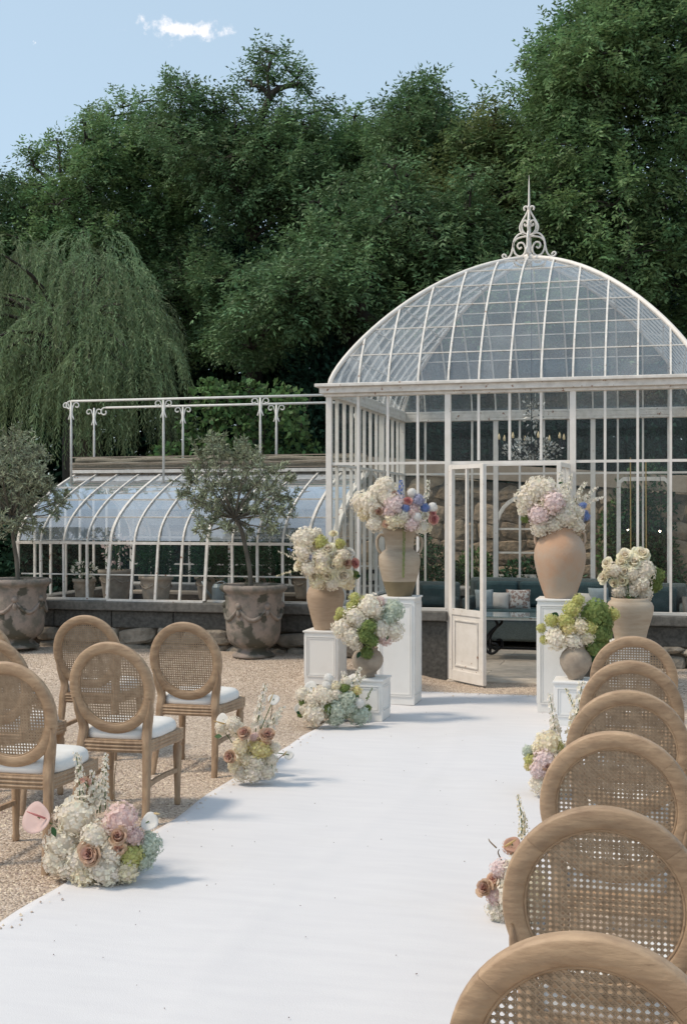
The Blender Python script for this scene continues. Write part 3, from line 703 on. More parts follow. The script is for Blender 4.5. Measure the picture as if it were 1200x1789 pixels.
# gothic frame where it joins the pavilion
q = MB(); q.strip([gpt(GX1+.01, s) for s in svals]+[gpt(GX1+.01, s, 1) for s in svals[::-1]], .05, .06, up=(1,0,0)); q.build('end_arch', M['white2'], gh)
# railings with scroll brackets
def railing(y, zrail, xs, zfoot):
    q = MB(); q.tube([(GX0+.12, y, zrail), (PX0-.13, y, zrail)], .014, 8)
    # curl at the free end
    pts = [(GX0+.12-.0+.0, y, zrail)]
    for j in range(14):
        a = math.pi/2+j*.42; r_ = .055*(1-j/20); pts.append((GX0+.10+r_*math.cos(a), y, zrail-.055+r_*math.sin(a)))
    q.tube(pts, .010, 7); q.build('rail', M['rail'], gh, sm=True)
    for x in xs:
        q = MB(); q.tube([(x, y, zfoot), (x, y, zrail-.3), (x, y, zrail-.27), (x, y, zrail)], [.015,.015,.012,.012], 8)
        q.build('rail_post', M['rail'], gh, sm=True)
        for sg in (-1, 1):
            pts = [(x+sg*.035, y, zrail-.22), (x+sg*.012, y, zrail-.15), (x+sg*.018, y, zrail-.09), (x+sg*.035, y, zrail-.04)]
            for j in range(12):
                a = 2.6-j*.50; r_ = .042*(1-j/16); pts.append((x+sg*(.072+r_*math.cos(a)), y, zrail-.055+r_*math.sin(a)))
            q = MB(); q.tube(cr([Vector(p) for p in pts], 3), .008, 6); q.build('bracket_scroll', M['rail'], gh, sm=True)
def xat(px, y): return y*math.tan(math.atan((px-600)/F)-YAW)
railing(13.50, 3.0, [xat(125,13.5), xat(286,13.5), xat(455,13.5)], gp(1.05)-.01)
railing(14.45, 3.0, [xat(165,14.45), xat(320,14.45), xat(483,14.45)], gp(1.05)-.01)
q = MB()
for yy in (13.5,):
    pts = [(PX0-.05, yy, 3.0), (PX0-.07, yy, 2.93), (PX0-.04, yy, 2.84), (PX0-.035, yy, 2.76), (PX0-.07, yy, 2.73), (PX0-.085, yy, 2.77), (PX0-.06, yy, 2.785)]
    q.tube(cr([Vector(p) for p in pts], 5), .010, 6)
q.build('wall_bracket', M['rail'], gh, sm=True)

# ------------------------------------------------------------------ retaining wall of rubble
rw = thing('rubble_wall', 'rubble retaining wall of brown stone with pale sloping top behind the pavilion', 'stone wall', (-1.5, 17.45, 0))
WX0, WX1 = -4.6, 2.6
def wtop(x): return 2.18-.072*(x-0)
q = MB(); q.add([(WX0,17.425,-.1),(WX1,17.425,-.1),(WX1,17.425,wtop(WX1)-.25),(WX0,17.425,wtop(WX0)-.25),(WX0,17.66,-.1),(WX1,17.66,-.1),(WX1,17.66,wtop(WX1)-.25),(WX0,17.66,wtop(WX0)-.25)],
       [(0,1,2,3),(5,4,7,6),(3,2,6,7),(1,5,6,2),(4,0,3,7)]); q.build('mortar', M['mortar'], rw)
q = MB(); q.add([(WX0,17.36,wtop(WX0)-.22),(WX1,17.36,wtop(WX1)-.22),(WX1,17.36,wtop(WX1)),(WX0,17.36,wtop(WX0)),(WX0,17.72,wtop(WX0)-.22),(WX1,17.72,wtop(WX1)-.22),(WX1,17.72,wtop(WX1)),(WX0,17.72,wtop(WX0))],
       [(0,1,2,3),(5,4,7,6),(3,2,6,7),(1,5,6,2),(4,0,3,7),(0,4,5,1)]); q.build('wall_cap', M['coping'], rw)
z = 0.02; rs = random.Random(3); cnt = 0
while z < 2.3:
    h = rs.uniform(.15, .30); x = WX0
    while x < WX1 and cnt < 290:
        w_ = rs.uniform(.16, .48); zc = z+h/2+rs.uniform(-.03,.03)
        if zc+h/2 < wtop(x)-.19:
            o = rough_stone(rw, (x+w_/2, 17.47, zc), (w_*1.06, .13, h*1.10), M['stone'], rs.random()); o.rotation_euler = (0, rs.uniform(-.3,.3), 0); cnt += 1
        x += w_
    z += h*.96

# ------------------------------------------------------------------ leaf scatter
def leaves(pos, dirs, length, width, up=None, fold=.0):
    "one kite-shaped leaf per position: V (n*4), F (n)"
    n = len(pos); d = dirs/np.linalg.norm(dirs, axis=1, keepdims=True)
    r = rng.normal(size=(n, 3)) if up is None else up+rng.normal(size=(n,3))*.45
    sd = np.cross(d, r); sd /= np.linalg.norm(sd, axis=1, keepdims=True)+1e-9
    L = np.asarray(length).reshape(-1,1)*np.ones((n,1)); Wd = np.asarray(width).reshape(-1,1)*np.ones((n,1))
    nn = np.cross(sd, d)
    V = np.stack([pos, pos+d*L*.45+sd*Wd/2+nn*L*fold, pos+d*L, pos+d*L*.45-sd*Wd/2+nn*L*fold], 1).reshape(-1,3)
    return V, (np.arange(n)*4)[:,None]+np.arange(4)[None]
def unit(n, zs=1.0):
    v = rng.normal(size=(n,3)); v /= np.linalg.norm(v, axis=1, keepdims=True); v[:,2] *= zs; return v
def crown_sprays(lobes, per, leaf_len, leaf_w, nleaf=6, spray=.30, droop=.30, shoots=1.5):
    "compound leaves over the shells of many clumps; lobes = (x,y,z,r)"
    PP = []; DD = []; TT = []
    for (x, y, z, r) in lobes:
        n = int(per*.85*(r/.8)**2); u = unit(n); rad = r*rng.uniform(.25, 1.0, n)**.45*(1+.18*np.sin(u[:,0]*7+x*3)*np.sin(u[:,1]*6+y)*np.cos(u[:,2]*5+z))
        p = u*rad[:,None]; p[:,2] *= .50; p += np.array([x,y,z])
        d = u*1.0+rng.normal(size=(n,3))*.55; d[:,2] -= droop; d /= np.linalg.norm(d, axis=1, keepdims=True)
        PP.append(p); DD.append(d); TT.append(np.clip(rng.normal(.5,.22,n)+rng.normal()*.20, 0, 1))
    for (x, y, z, r) in lobes:      # long shoots that break up the outline
        for _ in range(int(9*shoots)):
            u = unit(1)[0]; u[2] = u[2]*.7+.25; L = r*rng.uniform(1.1, 1.75); m = int(L/.07); f = np.linspace(.45, 1, m)[:,None]
            p = np.array([x,y,z])+u*L*f*np.array([1,1,.85]); p[:,2] -= .10*(f[:,0]**2)*L; d = u*.6+rng.normal(size=(m,3))*.8; d /= np.linalg.norm(d, axis=1, keepdims=True)
            PP.append(p+rng.normal(size=(m,3))*.03); DD.append(d); TT.append(np.clip(rng.normal(.6,.2,m),0,1))
    p = np.concatenate(PP); d = np.concatenate(DD); t = np.concatenate(TT); n = len(p)
    sp = spray*rng.uniform(.6, 1.2, n)
    side = np.cross(d, np.array([0,0,1.0])+rng.normal(size=(n,3))*.3); side /= np.linalg.norm(side, axis=1, keepdims=True)+1e-9
    Vs = []; Fs = []; Ts = []; off = 0
    for k in range(nleaf):
        f = (k//2+.6)/(nleaf/2+.2); sgn = 1 if k % 2 else -1
        pos = p+d*(sp*f)[:,None]; dd = side*sgn*(.9 if k < nleaf-1 else .05)+d*.55; dd[:,2] -= .22
        V, Fc = leaves(pos, dd, leaf_len*rng.uniform(.75,1.2,n), leaf_w, up=np.cross(d, side))
        Vs.append(V); Fs.append(Fc+off); Ts.append(t); off += len(V)
    return np.concatenate(Vs), np.concatenate(Fs), np.concatenate(Ts)
def link_mesh(name, me, parent, loc0):
    o = bpy.data.objects.new(name, me); COL.objects.link(o)
    if parent is not None: o.parent = parent
    return o
def tree(label, px, Z, env, seed, matn, per=235, base=None, extra=(), group='tall locust trees behind the greenhouses', nl=26, lr=(.55,1.15), bare=(), leafk=(.098,.038)):
    "env = list of (px, top py, bottom py) columns describing the outline of the crown"
    global rng
    rng = np.random.default_rng(seed); rs = random.Random(seed)
    gpnt = P(px, 893, Z); g = Vector((gpnt.x, gpnt.y, 2.0))
    t = thing('locust_tree', label, 'tree', g, group=group)
    lobes = []
    env = [(a_+(58 if seed == 28 else 0), b_+(34 if seed != 28 else 8)+(18 if seed == 27 else 0), c_) for a_, b_, c_ in env]
    for _ in range(int(nl*1.55)):
        a = rs.uniform(0, len(env)-1.001); i = int(a); f = a-i
        x = env[i][0]*(1-f)+env[i+1][0]*f; t0 = env[i][1]*(1-f)+env[i+1][1]*f; t1 = env[i][2]*(1-f)+env[i+1][2]*f
        r = rs.uniform(*lr)*.84; rp = r*F/Z*.72
        v = t0+rp+(t1-t0-1.6*rp)*rs.random()**1.25
        q = P(x, v, Z+rs.uniform(-1.3, 1.6)); lobes.append((q.x, q.y, q.z, r))
    for i in range(len(env)):      # small lobes that draw the outline
        for k in range(4):
            x = env[i][0]+rs.uniform(-30, 30); r = rs.uniform(.2, .42); q = P(x, env[i][1]+r*F/Z*.5-22+k*24+rs.uniform(-10,10), Z+rs.uniform(-.8,.9)); lobes.append((q.x, q.y, q.z, r))
    for (x, y, rp) in extra:
        q = P(x, y, Z+rs.uniform(-.4,.4)); lobes.append((q.x, q.y, q.z, rp*Z/F))
    # trunk and limbs
    lc = np.array([l[:3] for l in lobes]); top = lc.mean(0)
    tr = MB(); fork = Vector((g.x*.5+top[0]*.5, g.y*.5+top[1]*.5, g.z+(top[2]-g.z)*.55))
    tr.tube(cr([g-Vector((0,0,.8)), g*.6+fork*.4+Vector((rs.uniform(-.15,.15),0,0)), fork], 5), list(np.linspace(.24,.15,11)), 9)
    tr.build('trunk', M['bark'], t, sm=True)
    lm = MB()
    nodes = [fork-Vector((0,0,.2))]; par = []; order = sorted(lobes, key=lambda l: (Vector(l[:3])-fork).length)
    for br in bare:
        for x, y in br[1:]: nodes.append(P(x, y, Z)); par.append(None)
    nb_ = len(nodes)
    for l in order:
        e = Vector(l[:3]); k = min(range(len(nodes)), key=lambda i_: (nodes[i_]-e).length+.45*(nodes[i_]-fork).length*(i_ >= nb_)+(.5 if nodes[i_].z > e.z+.2 else 0)); par.append(k); nodes.append(e)
    cnt_ = [1]*len(nodes)
    for i_ in range(len(nodes)-1, nb_-1, -1): cnt_[par[i_-1]] += cnt_[i_]
    for i_ in range(nb_, len(nodes)):
        e = nodes[i_]; st_ = nodes[par[i_-1]]; r0 = min(.13, .018*math.sqrt(cnt_[i_])+.004); l = order[i_-nb_]
        mid = st_*.5+e*.5+Vector((rs.uniform(-.12,.12), rs.uniform(-.12,.12), rs.uniform(-.02,.18)))*min(1.5, (e-st_).length)
        pts = cr([st_, mid, e], 5); lm.tube(pts, list(np.linspace(r0*1.15, r0*.8, len(pts))), 6)
        for _ in range(4):
            d = Vector((rs.uniform(-1,1), rs.uniform(-1,1), rs.uniform(-.3,1))).normalized()*l[3]*.85; lm.tube([e, e+d*.5+Vector((0,0,.04)), e+d], [.02,.013,.005], 4)
    for br in bare:
        pts = cr([P(x, y, Z) for x, y in br[1:]], 4); lm.tube(pts, list(np.linspace(br[0], br[0]*.3, len(pts))), 6)
    lm.build('limbs', M['bark'], t, sm=True)
    V, Fc, T = crown_sprays(lobes, per, *leafk)
    me = fastmesh('crown', V-np.array(g), Fc, T, M[matn]); link_mesh('crown', me, t, None)
    return t

tree('sparse locust tree cut by the left edge of the photo', -25, 27, [(-90,330,640),(-40,300,640),(-5,290,640),(25,420,640)], 21, 'leaf_d', nl=14)
tree('airy locust tree with yellowing tips left of the tallest left-hand tree', 130, 27, [(45,300,600),(85,280,620),(130,222,620),(165,210,640),(205,240,640)], 22, 'leaf', nl=26, lr=(.4,.85), per=165,
     bare=[(.05,(140,400),(110,330),(105,270)), (.04,(100,330),(60,290),(45,290)), (.05,(150,400),(135,300),(150,240))], extra=[(60,285,18),(50,262,12),(150,215,20),(100,250,16)])
tree('slim locust tree with bare arching twigs above its crown', 290, 28.5, [(195,190,560),(240,170,600),(262,165,620),(300,230,640),(350,215,640),(385,230,640)], 23, 'leaf', nl=30, lr=(.4,.9), per=165,
     bare=[(.06,(380,330),(345,290),(335,240),(300,195),(290,180)), (.04,(340,260),(310,225),(325,190)), (.05,(320,330),(300,250),(290,200)), (.03,(345,280),(370,220),(345,200))])
tree('tallest left-hand locust with crooked dark limbs against the sky', 440, 26, [(305,160,560),(345,160,600),(395,190,620),(430,205,640),(470,195,640),(520,185,640),(555,180,620)], 24, 'leaf_d', nl=34, lr=(.45,.95), per=165,
     bare=[(.12,(440,420),(445,300),(450,235),(472,168),(500,150),(530,150)), (.07,(472,168),(455,150),(440,150)), (.08,(445,245),(410,225),(380,200),(340,185)), (.06,(440,260),(480,230),(530,200)), (.05,(385,330),(350,250),(320,200)), (.045,(472,168),(468,125),(480,92)), (.04,(450,235),(425,190),(405,165)), (.04,(500,150),(520,135),(530,122))],
     extra=[(462,88,13),(482,95,12),(447,112,13),(430,140,14),(468,118,18),(500,120,15),(528,124,12),(518,148,12),(478,148,15),(455,160,13),(408,165,12),(440,195,16),(490,190,16),(540,165,12),(395,190,16),(465,215,18),(515,205,15),(375,185,14),(420,215,16),(310,155,20),(335,160,22),(370,165,18),(300,150,12)])
tree('rounded green locust between the tallest left one and the dome', 630, 27, [(545,215,540),(580,205,560),(620,195,560),(660,200,580),(690,215,600)], 25, 'leaf', nl=32)
tree('pointed locust tree with sky gaps left of the dome', 735, 25, [(670,230,560),(700,165,560),(735,138,560),(760,150,560),(800,195,560)], 26, 'leaf_d', nl=30, lr=(.45,.95), per=165,
     extra=[(745,145,16),(735,160,20),(700,172,14)])
tree('yellowing locust tree rising behind the finial', 865, 23.5, [(770,215,600),(820,190,620),(870,165,640),(910,170,640),(950,190,640)], 27, 'leaf_y', nl=40, per=235)
tree('huge locust tree filling the top right corner', 1090, 21.5, [(925,95,640),(960,30,660),(1010,-40,660),(1060,-90,660),(1110,-110,660),(1160,-110,660),(1210,-90,660),(1270,-40,660)], 28, 'leaf', nl=78, per=155, lr=(.5,1.05),
     bare=[(.02,(1000,60),(985,25),(975,10)), (.015,(985,25),(1000,20),(1010,22)), (.09,(1080,330),(1060,200),(1075,80),(1050,0))], extra=[(935,88,14),(945,110,18),(960,75,22),(975,50,20)])
tree('locust tree just outside the right edge of the photo', 1400, 22.5, [(1290,-20,640),(1350,40,660),(1420,60,660),(1500,140,660)], 31, 'leaf_d', nl=26, per=120)
tree('lower green locust whose sprays hang behind the dome', 820, 21, [(430,520,600),(520,430,560),(580,310,560),(640,390,600),(700,270,600),(770,360,600),(830,290,600),(900,390,640),(960,300,640),(1020,330,640)], 30, 'leaf_d', nl=36, per=200, lr=(.5,.95))

# weeping tree on the left: hanging strands of narrow leaves
def willow():
    global rng
    rng = np.random.default_rng(40); rs = random.Random(40); Z = 19.5
    g = P(140, 893, Z+.6); g = Vector((g.x, g.y, 1.2)); t = thing('weeping_willow', 'weeping willow with long drooping strands at the left edge', 'tree', g)
    env = [(-80,500),(-20,445),(40,425),(100,445),(140,432),(172,416),(205,470),(222,540),(232,610)]
    pos = []; dr = []; wl = []; lobes = []
    for k in range(40):
        a = rs.uniform(0, len(env)-1.001); i = int(a); f = a-i; x = env[i][0]*(1-f)+env[i+1][0]*f; y = env[i][1]*(1-f)+env[i+1][1]*f
        y += (rs.random()**1.1)*(760-y-60); q = P(x, y, Z+rs.uniform(-1.2, 1.2)); lobes.append((q, rs.uniform(.25,.6)))
    for q, r in lobes:
        lt = rs.gauss(0,.22)
        for s_ in range(62):
            u = Vector((rs.gauss(0,1), rs.gauss(0,1), abs(rs.gauss(0,.6)))).normalized()
            p = q+Vector((u.x*r, u.y*r, u.z*r*.6)); v = Vector((u.x*.35, u.y*.35, .10)); L = rs.uniform(.6, 1.5); n = int(L/.035)
            tnt = min(1, max(0, rs.gauss(.5,.16)+lt))
            for j in range(n):
                v = v*.955+Vector((0,0,-.052)); v2 = v.normalized()*.035; p = p+v2
                if p.z < 1.4: break
                pos.append(p); dr.append((v2.x*8+rs.uniform(-.35,.35), v2.y*8+rs.uniform(-.35,.35), v2.z*12)); wl.append(tnt)
    pos = np.array(pos); dr = np.array(dr)
    V, Fc = leaves(pos, dr, rng.uniform(.06,.11,len(pos)), .016)
    link_mesh('crown', fastmesh('crown', V-np.array(g), Fc, np.array(wl), M['leaf_w']), t, None)
    tr = MB(); top = g+Vector((0,0,2.8)); tr.tube(cr([g-Vector((0,0,.6)), g+Vector((.2,0,1.2)), top], 5), list(np.linspace(.25,.16,11)), 9); tr.build('trunk', M['bark'], t, sm=True)
    lm = MB()
    for q, r in lobes: lm.tube(cr([top, top*.5+q*.5+Vector((0,0,.4)), q], 4), list(np.linspace(.06,.012,9)), 5)
    lm.build('limbs', M['bark'], t, sm=True)
willow()

# far dark wood that closes the view between and under the crowns
def mass(name, label, cat, boxes, n, ll, lw, matn, seed, kind='stuff', parent=None, g=(0,0,0)):
    global rng
    rng = np.random.default_rng(seed); PP = []; DD = []
    for (c, r, k) in boxes:
        u = unit(int(n*k)); rad = rng.uniform(.3,1,len(u))**.4; p = u*rad[:,None]*np.array(r)+np.array(c); PP.append(p); d = u+rng.normal(size=u.shape)*.7; d[:,2] -= .2; DD.append(d)
    p = np.concatenate(PP); d = np.concatenate(DD); V, Fc = leaves(p, d, ll*rng.uniform(.7,1.3,len(p)), lw)
    me = fastmesh(name, V-np.array(g), Fc, rng.random(len(p)), M[matn]); o = link_mesh(name, me, parent, None)
    if parent is None:
        o.location = g; tag(o, label, cat, kind=kind)
    return o
bx = []
for k in range(34):
    px = -140+k*45; q = P(px, 893, 30+random.uniform(-1,2)); bx.append(((q.x, q.y, 3.4+random.uniform(-.3,.6)), (1.3,1.0,2.6), 1)); q = P(px+20, 893, 31+random.uniform(-1,2)); bx.append(((q.x, q.y, 7.0+random.uniform(-.6,.5)), (1.2,1.0,1.7), .75)); q = P(px+10, 893, 32); bx.append(((q.x, q.y, 9.0+random.uniform(-.9,.4)), (1.3,1.0,1.0), .22))
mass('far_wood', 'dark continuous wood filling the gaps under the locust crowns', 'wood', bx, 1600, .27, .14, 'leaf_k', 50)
# undergrowth behind the low greenhouse and wall
bx = []
for k in range(26):
    px = -120+k*30; Z = 19.5+random.uniform(-.7,.7) if px < 560 else 20.5; q = P(px, 893, Z); bx.append(((q.x, q.y, gz(q.x,q.y)+.5+random.uniform(0,.4)), (.8,.6,1.0), 1))
for k in range(14):
    px = 560+k*50; q = P(px, 893, 20.6+random.uniform(-.4,.4)); bx.append(((q.x, q.y, 2.9+random.uniform(0,.5)), (.8,.6,1.3), 1.3))
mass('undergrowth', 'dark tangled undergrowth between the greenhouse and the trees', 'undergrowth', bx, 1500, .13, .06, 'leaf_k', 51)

# vine climbing behind the low greenhouse
vb = P(440, 893, 17.0); vt = thing('grape_vine', 'bright green vine climbing behind the railing of the low greenhouse', 'vine', (vb.x, vb.y, gz(vb.x, vb.y)))
bx = []
for (x, y, r) in ((365,690,30),(395,700,35),(430,690,28),(450,715,32),(480,690,22),(505,700,25),(350,740,35),(400,750,40),(450,760,35),(515,740,22),(520,775,20),(350,790,30),(400,800,35),(470,800,30),(360,672,14),(520,760,14),(540,790,20),(300,800,30),(500,720,22)):
    q = P(x, y, 17.0+random.uniform(-.3,.3)); s_ = r*17/F; bx.append((tuple(q), (s_*1.15, s_, s_), (r/30)**2))
mass('foliage', None, None, bx, 150, .085, .075, 'leaf_v', 52, parent=vt, g=vt.location)
q = MB()
for k in range(7):
    x = 340+k*30; q.tube(cr([P(x+20, 893, 17.1), P(x, 820, 17.05), P(x+random.uniform(-20,20), 740, 17), P(x+random.uniform(-10,30), 690, 17)], 4), .012, 5)
q.build('stem', M['bark'], vt)

# hedge and shrubs seen through the pavilion
def shrub(label, c, rad, h, matn, seed, ll=.07, lw=.035, n=900, group=None):
    t = thing('leafy_shrub', label, 'shrub', c, group=group)
    bx = [((c[0]+random.uniform(-rad,rad)*.5, c[1]+random.uniform(-rad,rad)*.4, c[2]+h*f), (rad*.8, rad*.6, h*.32), 1) for f in (.3,.5,.7)]
    mass('foliage', None, None, bx, n, ll, lw, matn, seed, parent=t, g=t.location)
    q = MB()
    for k in range(4): q.tube([c, (c[0]+random.uniform(-rad,rad)*.5, c[1], c[2]+h*.7)], .012, 5)
    q.build('stem', M['stem'], t); return t
shrub('dark leafy shrub between the left amphora and the open door', tuple(P(735,893,16.9).xy)+(.0,), .42, 1.5, 'leaf_s', 61)
shrub('green shrub behind the open door leaf', tuple(P(812,893,16.9).xy)+(.0,), .36, 1.15, 'leaf_v', 62)
shrub('low green planting under the arched window frame', tuple(P(900,893,16.9).xy)+(.0,), .75, 1.05, 'leaf_s', 63, n=1300)
shrub('tall climbing shrub behind the pale trellis frame', tuple(P(1130,893,16.9).xy)+(.0,), .5, 2.35, 'leaf_s', 64, n=2200)
shrub('leafy creeper on the wall at the right edge', tuple(P(1085,893,16.95).xy)+(.0,), .26, 2.2, 'leaf_v', 65, n=900)
shrub('low green clump seen through the left pavilion wall', tuple(P(655,893,16.9).xy)+(.0,), .5, .85, 'leaf_s', 66)

# ------------------------------------------------------------------ furniture in the pavilion
def cushion(name, parent, c, d, mt, rz=0, tilt=0, pts=6):
    bm = bmesh.new(); bmesh.ops.create_cube(bm, size=1); bmesh.ops.subdivide_edges(bm, edges=bm.edges[:], cuts=4, use_grid_fill=True)
    for v in bm.verts:
        x, y, z = v.co*2; e = max(abs(x), abs(z)); k = 1-.75*max(abs(x),0)**4; k2 = 1-.75*abs(z)**4
        v.co = Vector((x*d[0]/2*(1-.07*(1-abs(z)**2)), y*d[1]/2*min(k,1)*min(k2,1), z*d[2]/2*(1-.07*(1-abs(x)**2))))
    bmesh.ops.rotate(bm, verts=bm.verts, cent=(0,0,0), matrix=Matrix.Rotation(rz,3,'Z')@Matrix.Rotation(tilt,3,'X'))
    me = bpy.data.meshes.new(name); bm.to_mesh(me); bm.free(); me.materials.append(mt)
    for p in me.polygons: p.use_smooth = True
    o = bpy.data.objects.new(name, me); COL.objects.link(o)
    if parent: o.parent = parent; o.location = Vector(c)-parent.location
    else: o.location = c
    return o
def sofa(label, x0, x1, y0, y1, zb=.82, arms=True):
    t = thing('rattan_sofa', label, 'sofa', ((x0+x1)/2, (y0+y1)/2, .015))
    q = MB(); q.span((x0+.03,y0+.02,.10),(x1-.03,y1-.1,.36)); q.build('base', M['teal'], t, bevel=.03)
    q = MB(); q.span((x0,y1-.10,.10),(x1,y1,zb)); q.build('backrest', M['teal'], t, bevel=.04)
    q = MB(); q.span((x0+.1,y0,.365),(x1-.1,y1-.12,.48)); q.build('seat_cushion', M['teal_cushion'], t, bevel=.03)
    n = 3 if x1-x0 > 1.5 else 1
    for k in range(n):
        a = x0+.1+(x1-x0-.2)*k/n; b = x0+.1+(x1-x0-.2)*(k+1)/n; q = MB(); q.span((a+.01,y1-.25,.49),(b-.01,y1-.11,zb-.04)); q.build('back_cushion', M['teal_cushion'], t, bevel=.04)
    for xx in (x0, x1-.09):
        q = MB(); q.span((xx,y0,.10),(xx+.09,y1-.101,.62)); q.build('armrest', M['teal'], t, bevel=.03)
    for xx in (x0+.05, x1-.05):
        for yy in (y0+.06, y1-.06): q = MB(); q.bar((xx,yy,.015),(xx,yy,.11),.04,.04,up=(0,1,0)); q.build('leg', M['iron'], t)
    return t
sofa('long teal rattan sofa seen through the open door', -2.35, -.55, 14.95, 15.68, .84)
sofa('teal rattan sofa behind the left amphora pedestal', -3.0, -2.42, 14.6, 15.3, .80)
sofa('teal rattan armchair at the right end of the pavilion', -.35, .30, 14.2, 14.95, .84)
cl = cushion('cushion', None, P(905,1047,15.15), (.30,.12,.26), M['pillow_print'], .1, -.25); tag(cl, 'off-white cushion with brown floral print on the teal sofa', 'cushion')
cl = cushion('cushion', None, P(872,1049,15.15), (.24,.11,.22), M['pillow'], -.15, -.25); tag(cl, 'plain beige cushion left of the floral-print cushion', 'cushion')
cl = cushion('cushion', None, P(846,1047,15.15), (.24,.11,.26), M['pillow_grey'], .5, -.2); tag(cl, 'grey cushion in the left corner of the sofa by the door', 'cushion')
cl = cushion('cushion', None, P(1046,1047,14.9), (.26,.11,.30), M['pillow_grey'], .5, -.2); tag(cl, 'pale grey-blue cushion right of the terracotta amphora', 'cushion')
cl = cushion('cushion', None, P(1026,1052,14.9), (.22,.11,.24), M['pillow'], .1, -.2); tag(cl, 'small white cushion beside the grey-blue one', 'cushion')
# table with scroll legs
tb = thing('iron_table', 'low glass-topped table with black scrolled iron legs inside the door', 'table', (-1.35, 14.0, .015))
ztab = .50
q = MB(); q.span((-2.05,13.72,ztab-.035),(-.75,14.3,ztab-.006)); q.build('table_frame', M['white2'], tb)
q = MB(); q.span((-2.07,13.70,ztab-.005),(-.73,14.32,ztab+.006)); q.build('table_top', M['table_top'], tb)
for xx in (-1.90, -.90):
    for yy in (13.80, 14.22):
        pts = [(xx+.10,yy,ztab-.03),(xx+.13,yy,ztab-.10),(xx+.06,yy,ztab-.17),(xx,yy,ztab-.26),(xx-.01,yy,ztab-.36),(xx+.06,yy,ztab-.42),(xx+.13,yy,ztab-.38),(xx+.12,yy,ztab-.31),(xx+.07,yy,ztab-.31)]
        q = MB(); q.tube(cr([Vector(p) for p in pts],4), .016, 7); q.tube([(xx,yy,ztab-.3),(xx-.01,yy,.02)], .018, 7); q.build('leg', M['iron'], tb, sm=True)
q = MB(); q.bar((-1.9,14.0,.12),(-.9,14.0,.12),.02,.02); q.build('stretcher', M['iron'], tb)
# arched window frame leaning at the back
af = thing('arched_frame', 'grey-white arched window frame standing behind the sofa', 'frame', tuple(P(925,893,16.6).xy)+(.0,))
def arch_pts(w_, h_, y, x0, z0, n=14): 
    r_ = w_/2; pts = [(x0-r_, y, z0)]
    pts += [(x0-r_*math.cos(math.pi*j/n), y, z0+h_-r_+r_*math.sin(math.pi*j/n)) for j in range(n+1)]
    return pts+[(x0+r_, y, z0)]
ax, ay = P(925,893,16.6).xy
q = MB(); q.strip(arch_pts(.90, 1.12, ay, ax, .78), .05, .05, up=(0,1,0)); q.bar((ax-.45,ay,.80),(ax+.45,ay,.80),.05,.05); q.build('arch', M['white2'], af)
q = MB(); q.bar((ax-.13,ay,.80),(ax-.13,ay,1.84),.025,.025,up=(0,1,0)); q.bar((ax+.17,ay,.80),(ax+.17,ay,1.82),.025,.025,up=(0,1,0)); q.bar((ax-.44,ay,1.12),(ax+.44,ay,1.12),.025,.025); q.bar((ax-.44,ay,1.44),(ax+.44,ay,1.44),.025,.025); q.build('glazing_grid', M['white2'], af)
q = MB(); q.bar((ax-.42,ay,0),(ax-.42,ay,.78),.05,.05,up=(0,1,0)); q.bar((ax+.42,ay,0),(ax+.42,ay,.78),.05,.05,up=(0,1,0)); q.build('foot', M['white2'], af)
# square trellis frame
tf = thing('trellis_frame', 'tall pale rounded frame carrying a creeper at the right of the pavilion', 'trellis', tuple(P(1130,893,15.3).xy)+(.0,))
xa, ya = P(1080,893,15.3).xy; xb, yb_ = P(1168,893,15.3).xy
for xx in (xa, xb): q = MB(); q.bar((xx,ya,.015),(xx,ya,1.98),.05,.05,up=(0,1,0)); q.build('post', M['white2'], tf)
q = MB(); q.strip([(xa,ya,1.98),(xa+.01,ya,2.04),(xa+.06,ya,2.08),(xb-.06,ya,2.08),(xb-.01,ya,2.04),(xb,ya,1.98)], .05, .05, up=(0,1,0)); q.build('head', M['white2'], tf)
for k, (px, z0, z1) in enumerate(((1102,.9,2.32),(1129,.9,2.30))):
    a = P(px, 893, 14.7); q = MB(); q.tube([(a.x,a.y,.02),(a.x-.01,a.y,z1)], .008, 6); o = q.build('bamboo_cane', mat('bamboo_%d' % k, (.42,.30,.12), .6), loc=(a.x,a.y,0)); tag(o, ['thin bamboo cane left of the right-hand plant post', 'thin bamboo cane nearer the right edge of the pavilion'][k], 'cane')
# bulbs glowing in the greenery
mbulb = bpy.data.materials.new('lit_bulb'); mbulb.use_nodes = True; bb = mbulb.node_tree.nodes['Principled BSDF']; bb.inputs['Emission Color'].default_value = (1,.82,.6,1); bb.inputs['Emission Strength'].default_value = 25
for (px, py, r_, lb) in ((1152,927,.010,'larger glowing bulb among leaves right of the trellis post'), (1096,925,.007,'smaller glowing bulb left of the trellis post')):
    c = P(px, py, 15.0); t = thing('light_bulb', lb, 'bulb', c)
    q = MB(); q.ball(c, r_); q.build('globe', mbulb, t, sm=True)
    q = MB(); q.tube([c+Vector((0,0,r_*.8)), c+Vector((0,0,r_+.03))], .010, 8); q.build('socket', M['iron'], t)
    q = MB(); q.tube([c+Vector((0,0,r_+.03)), c+Vector((.02,0,.4)), Vector((c.x, c.y, 2.12))], .003, 5); q.build('cable', M['iron'], t)
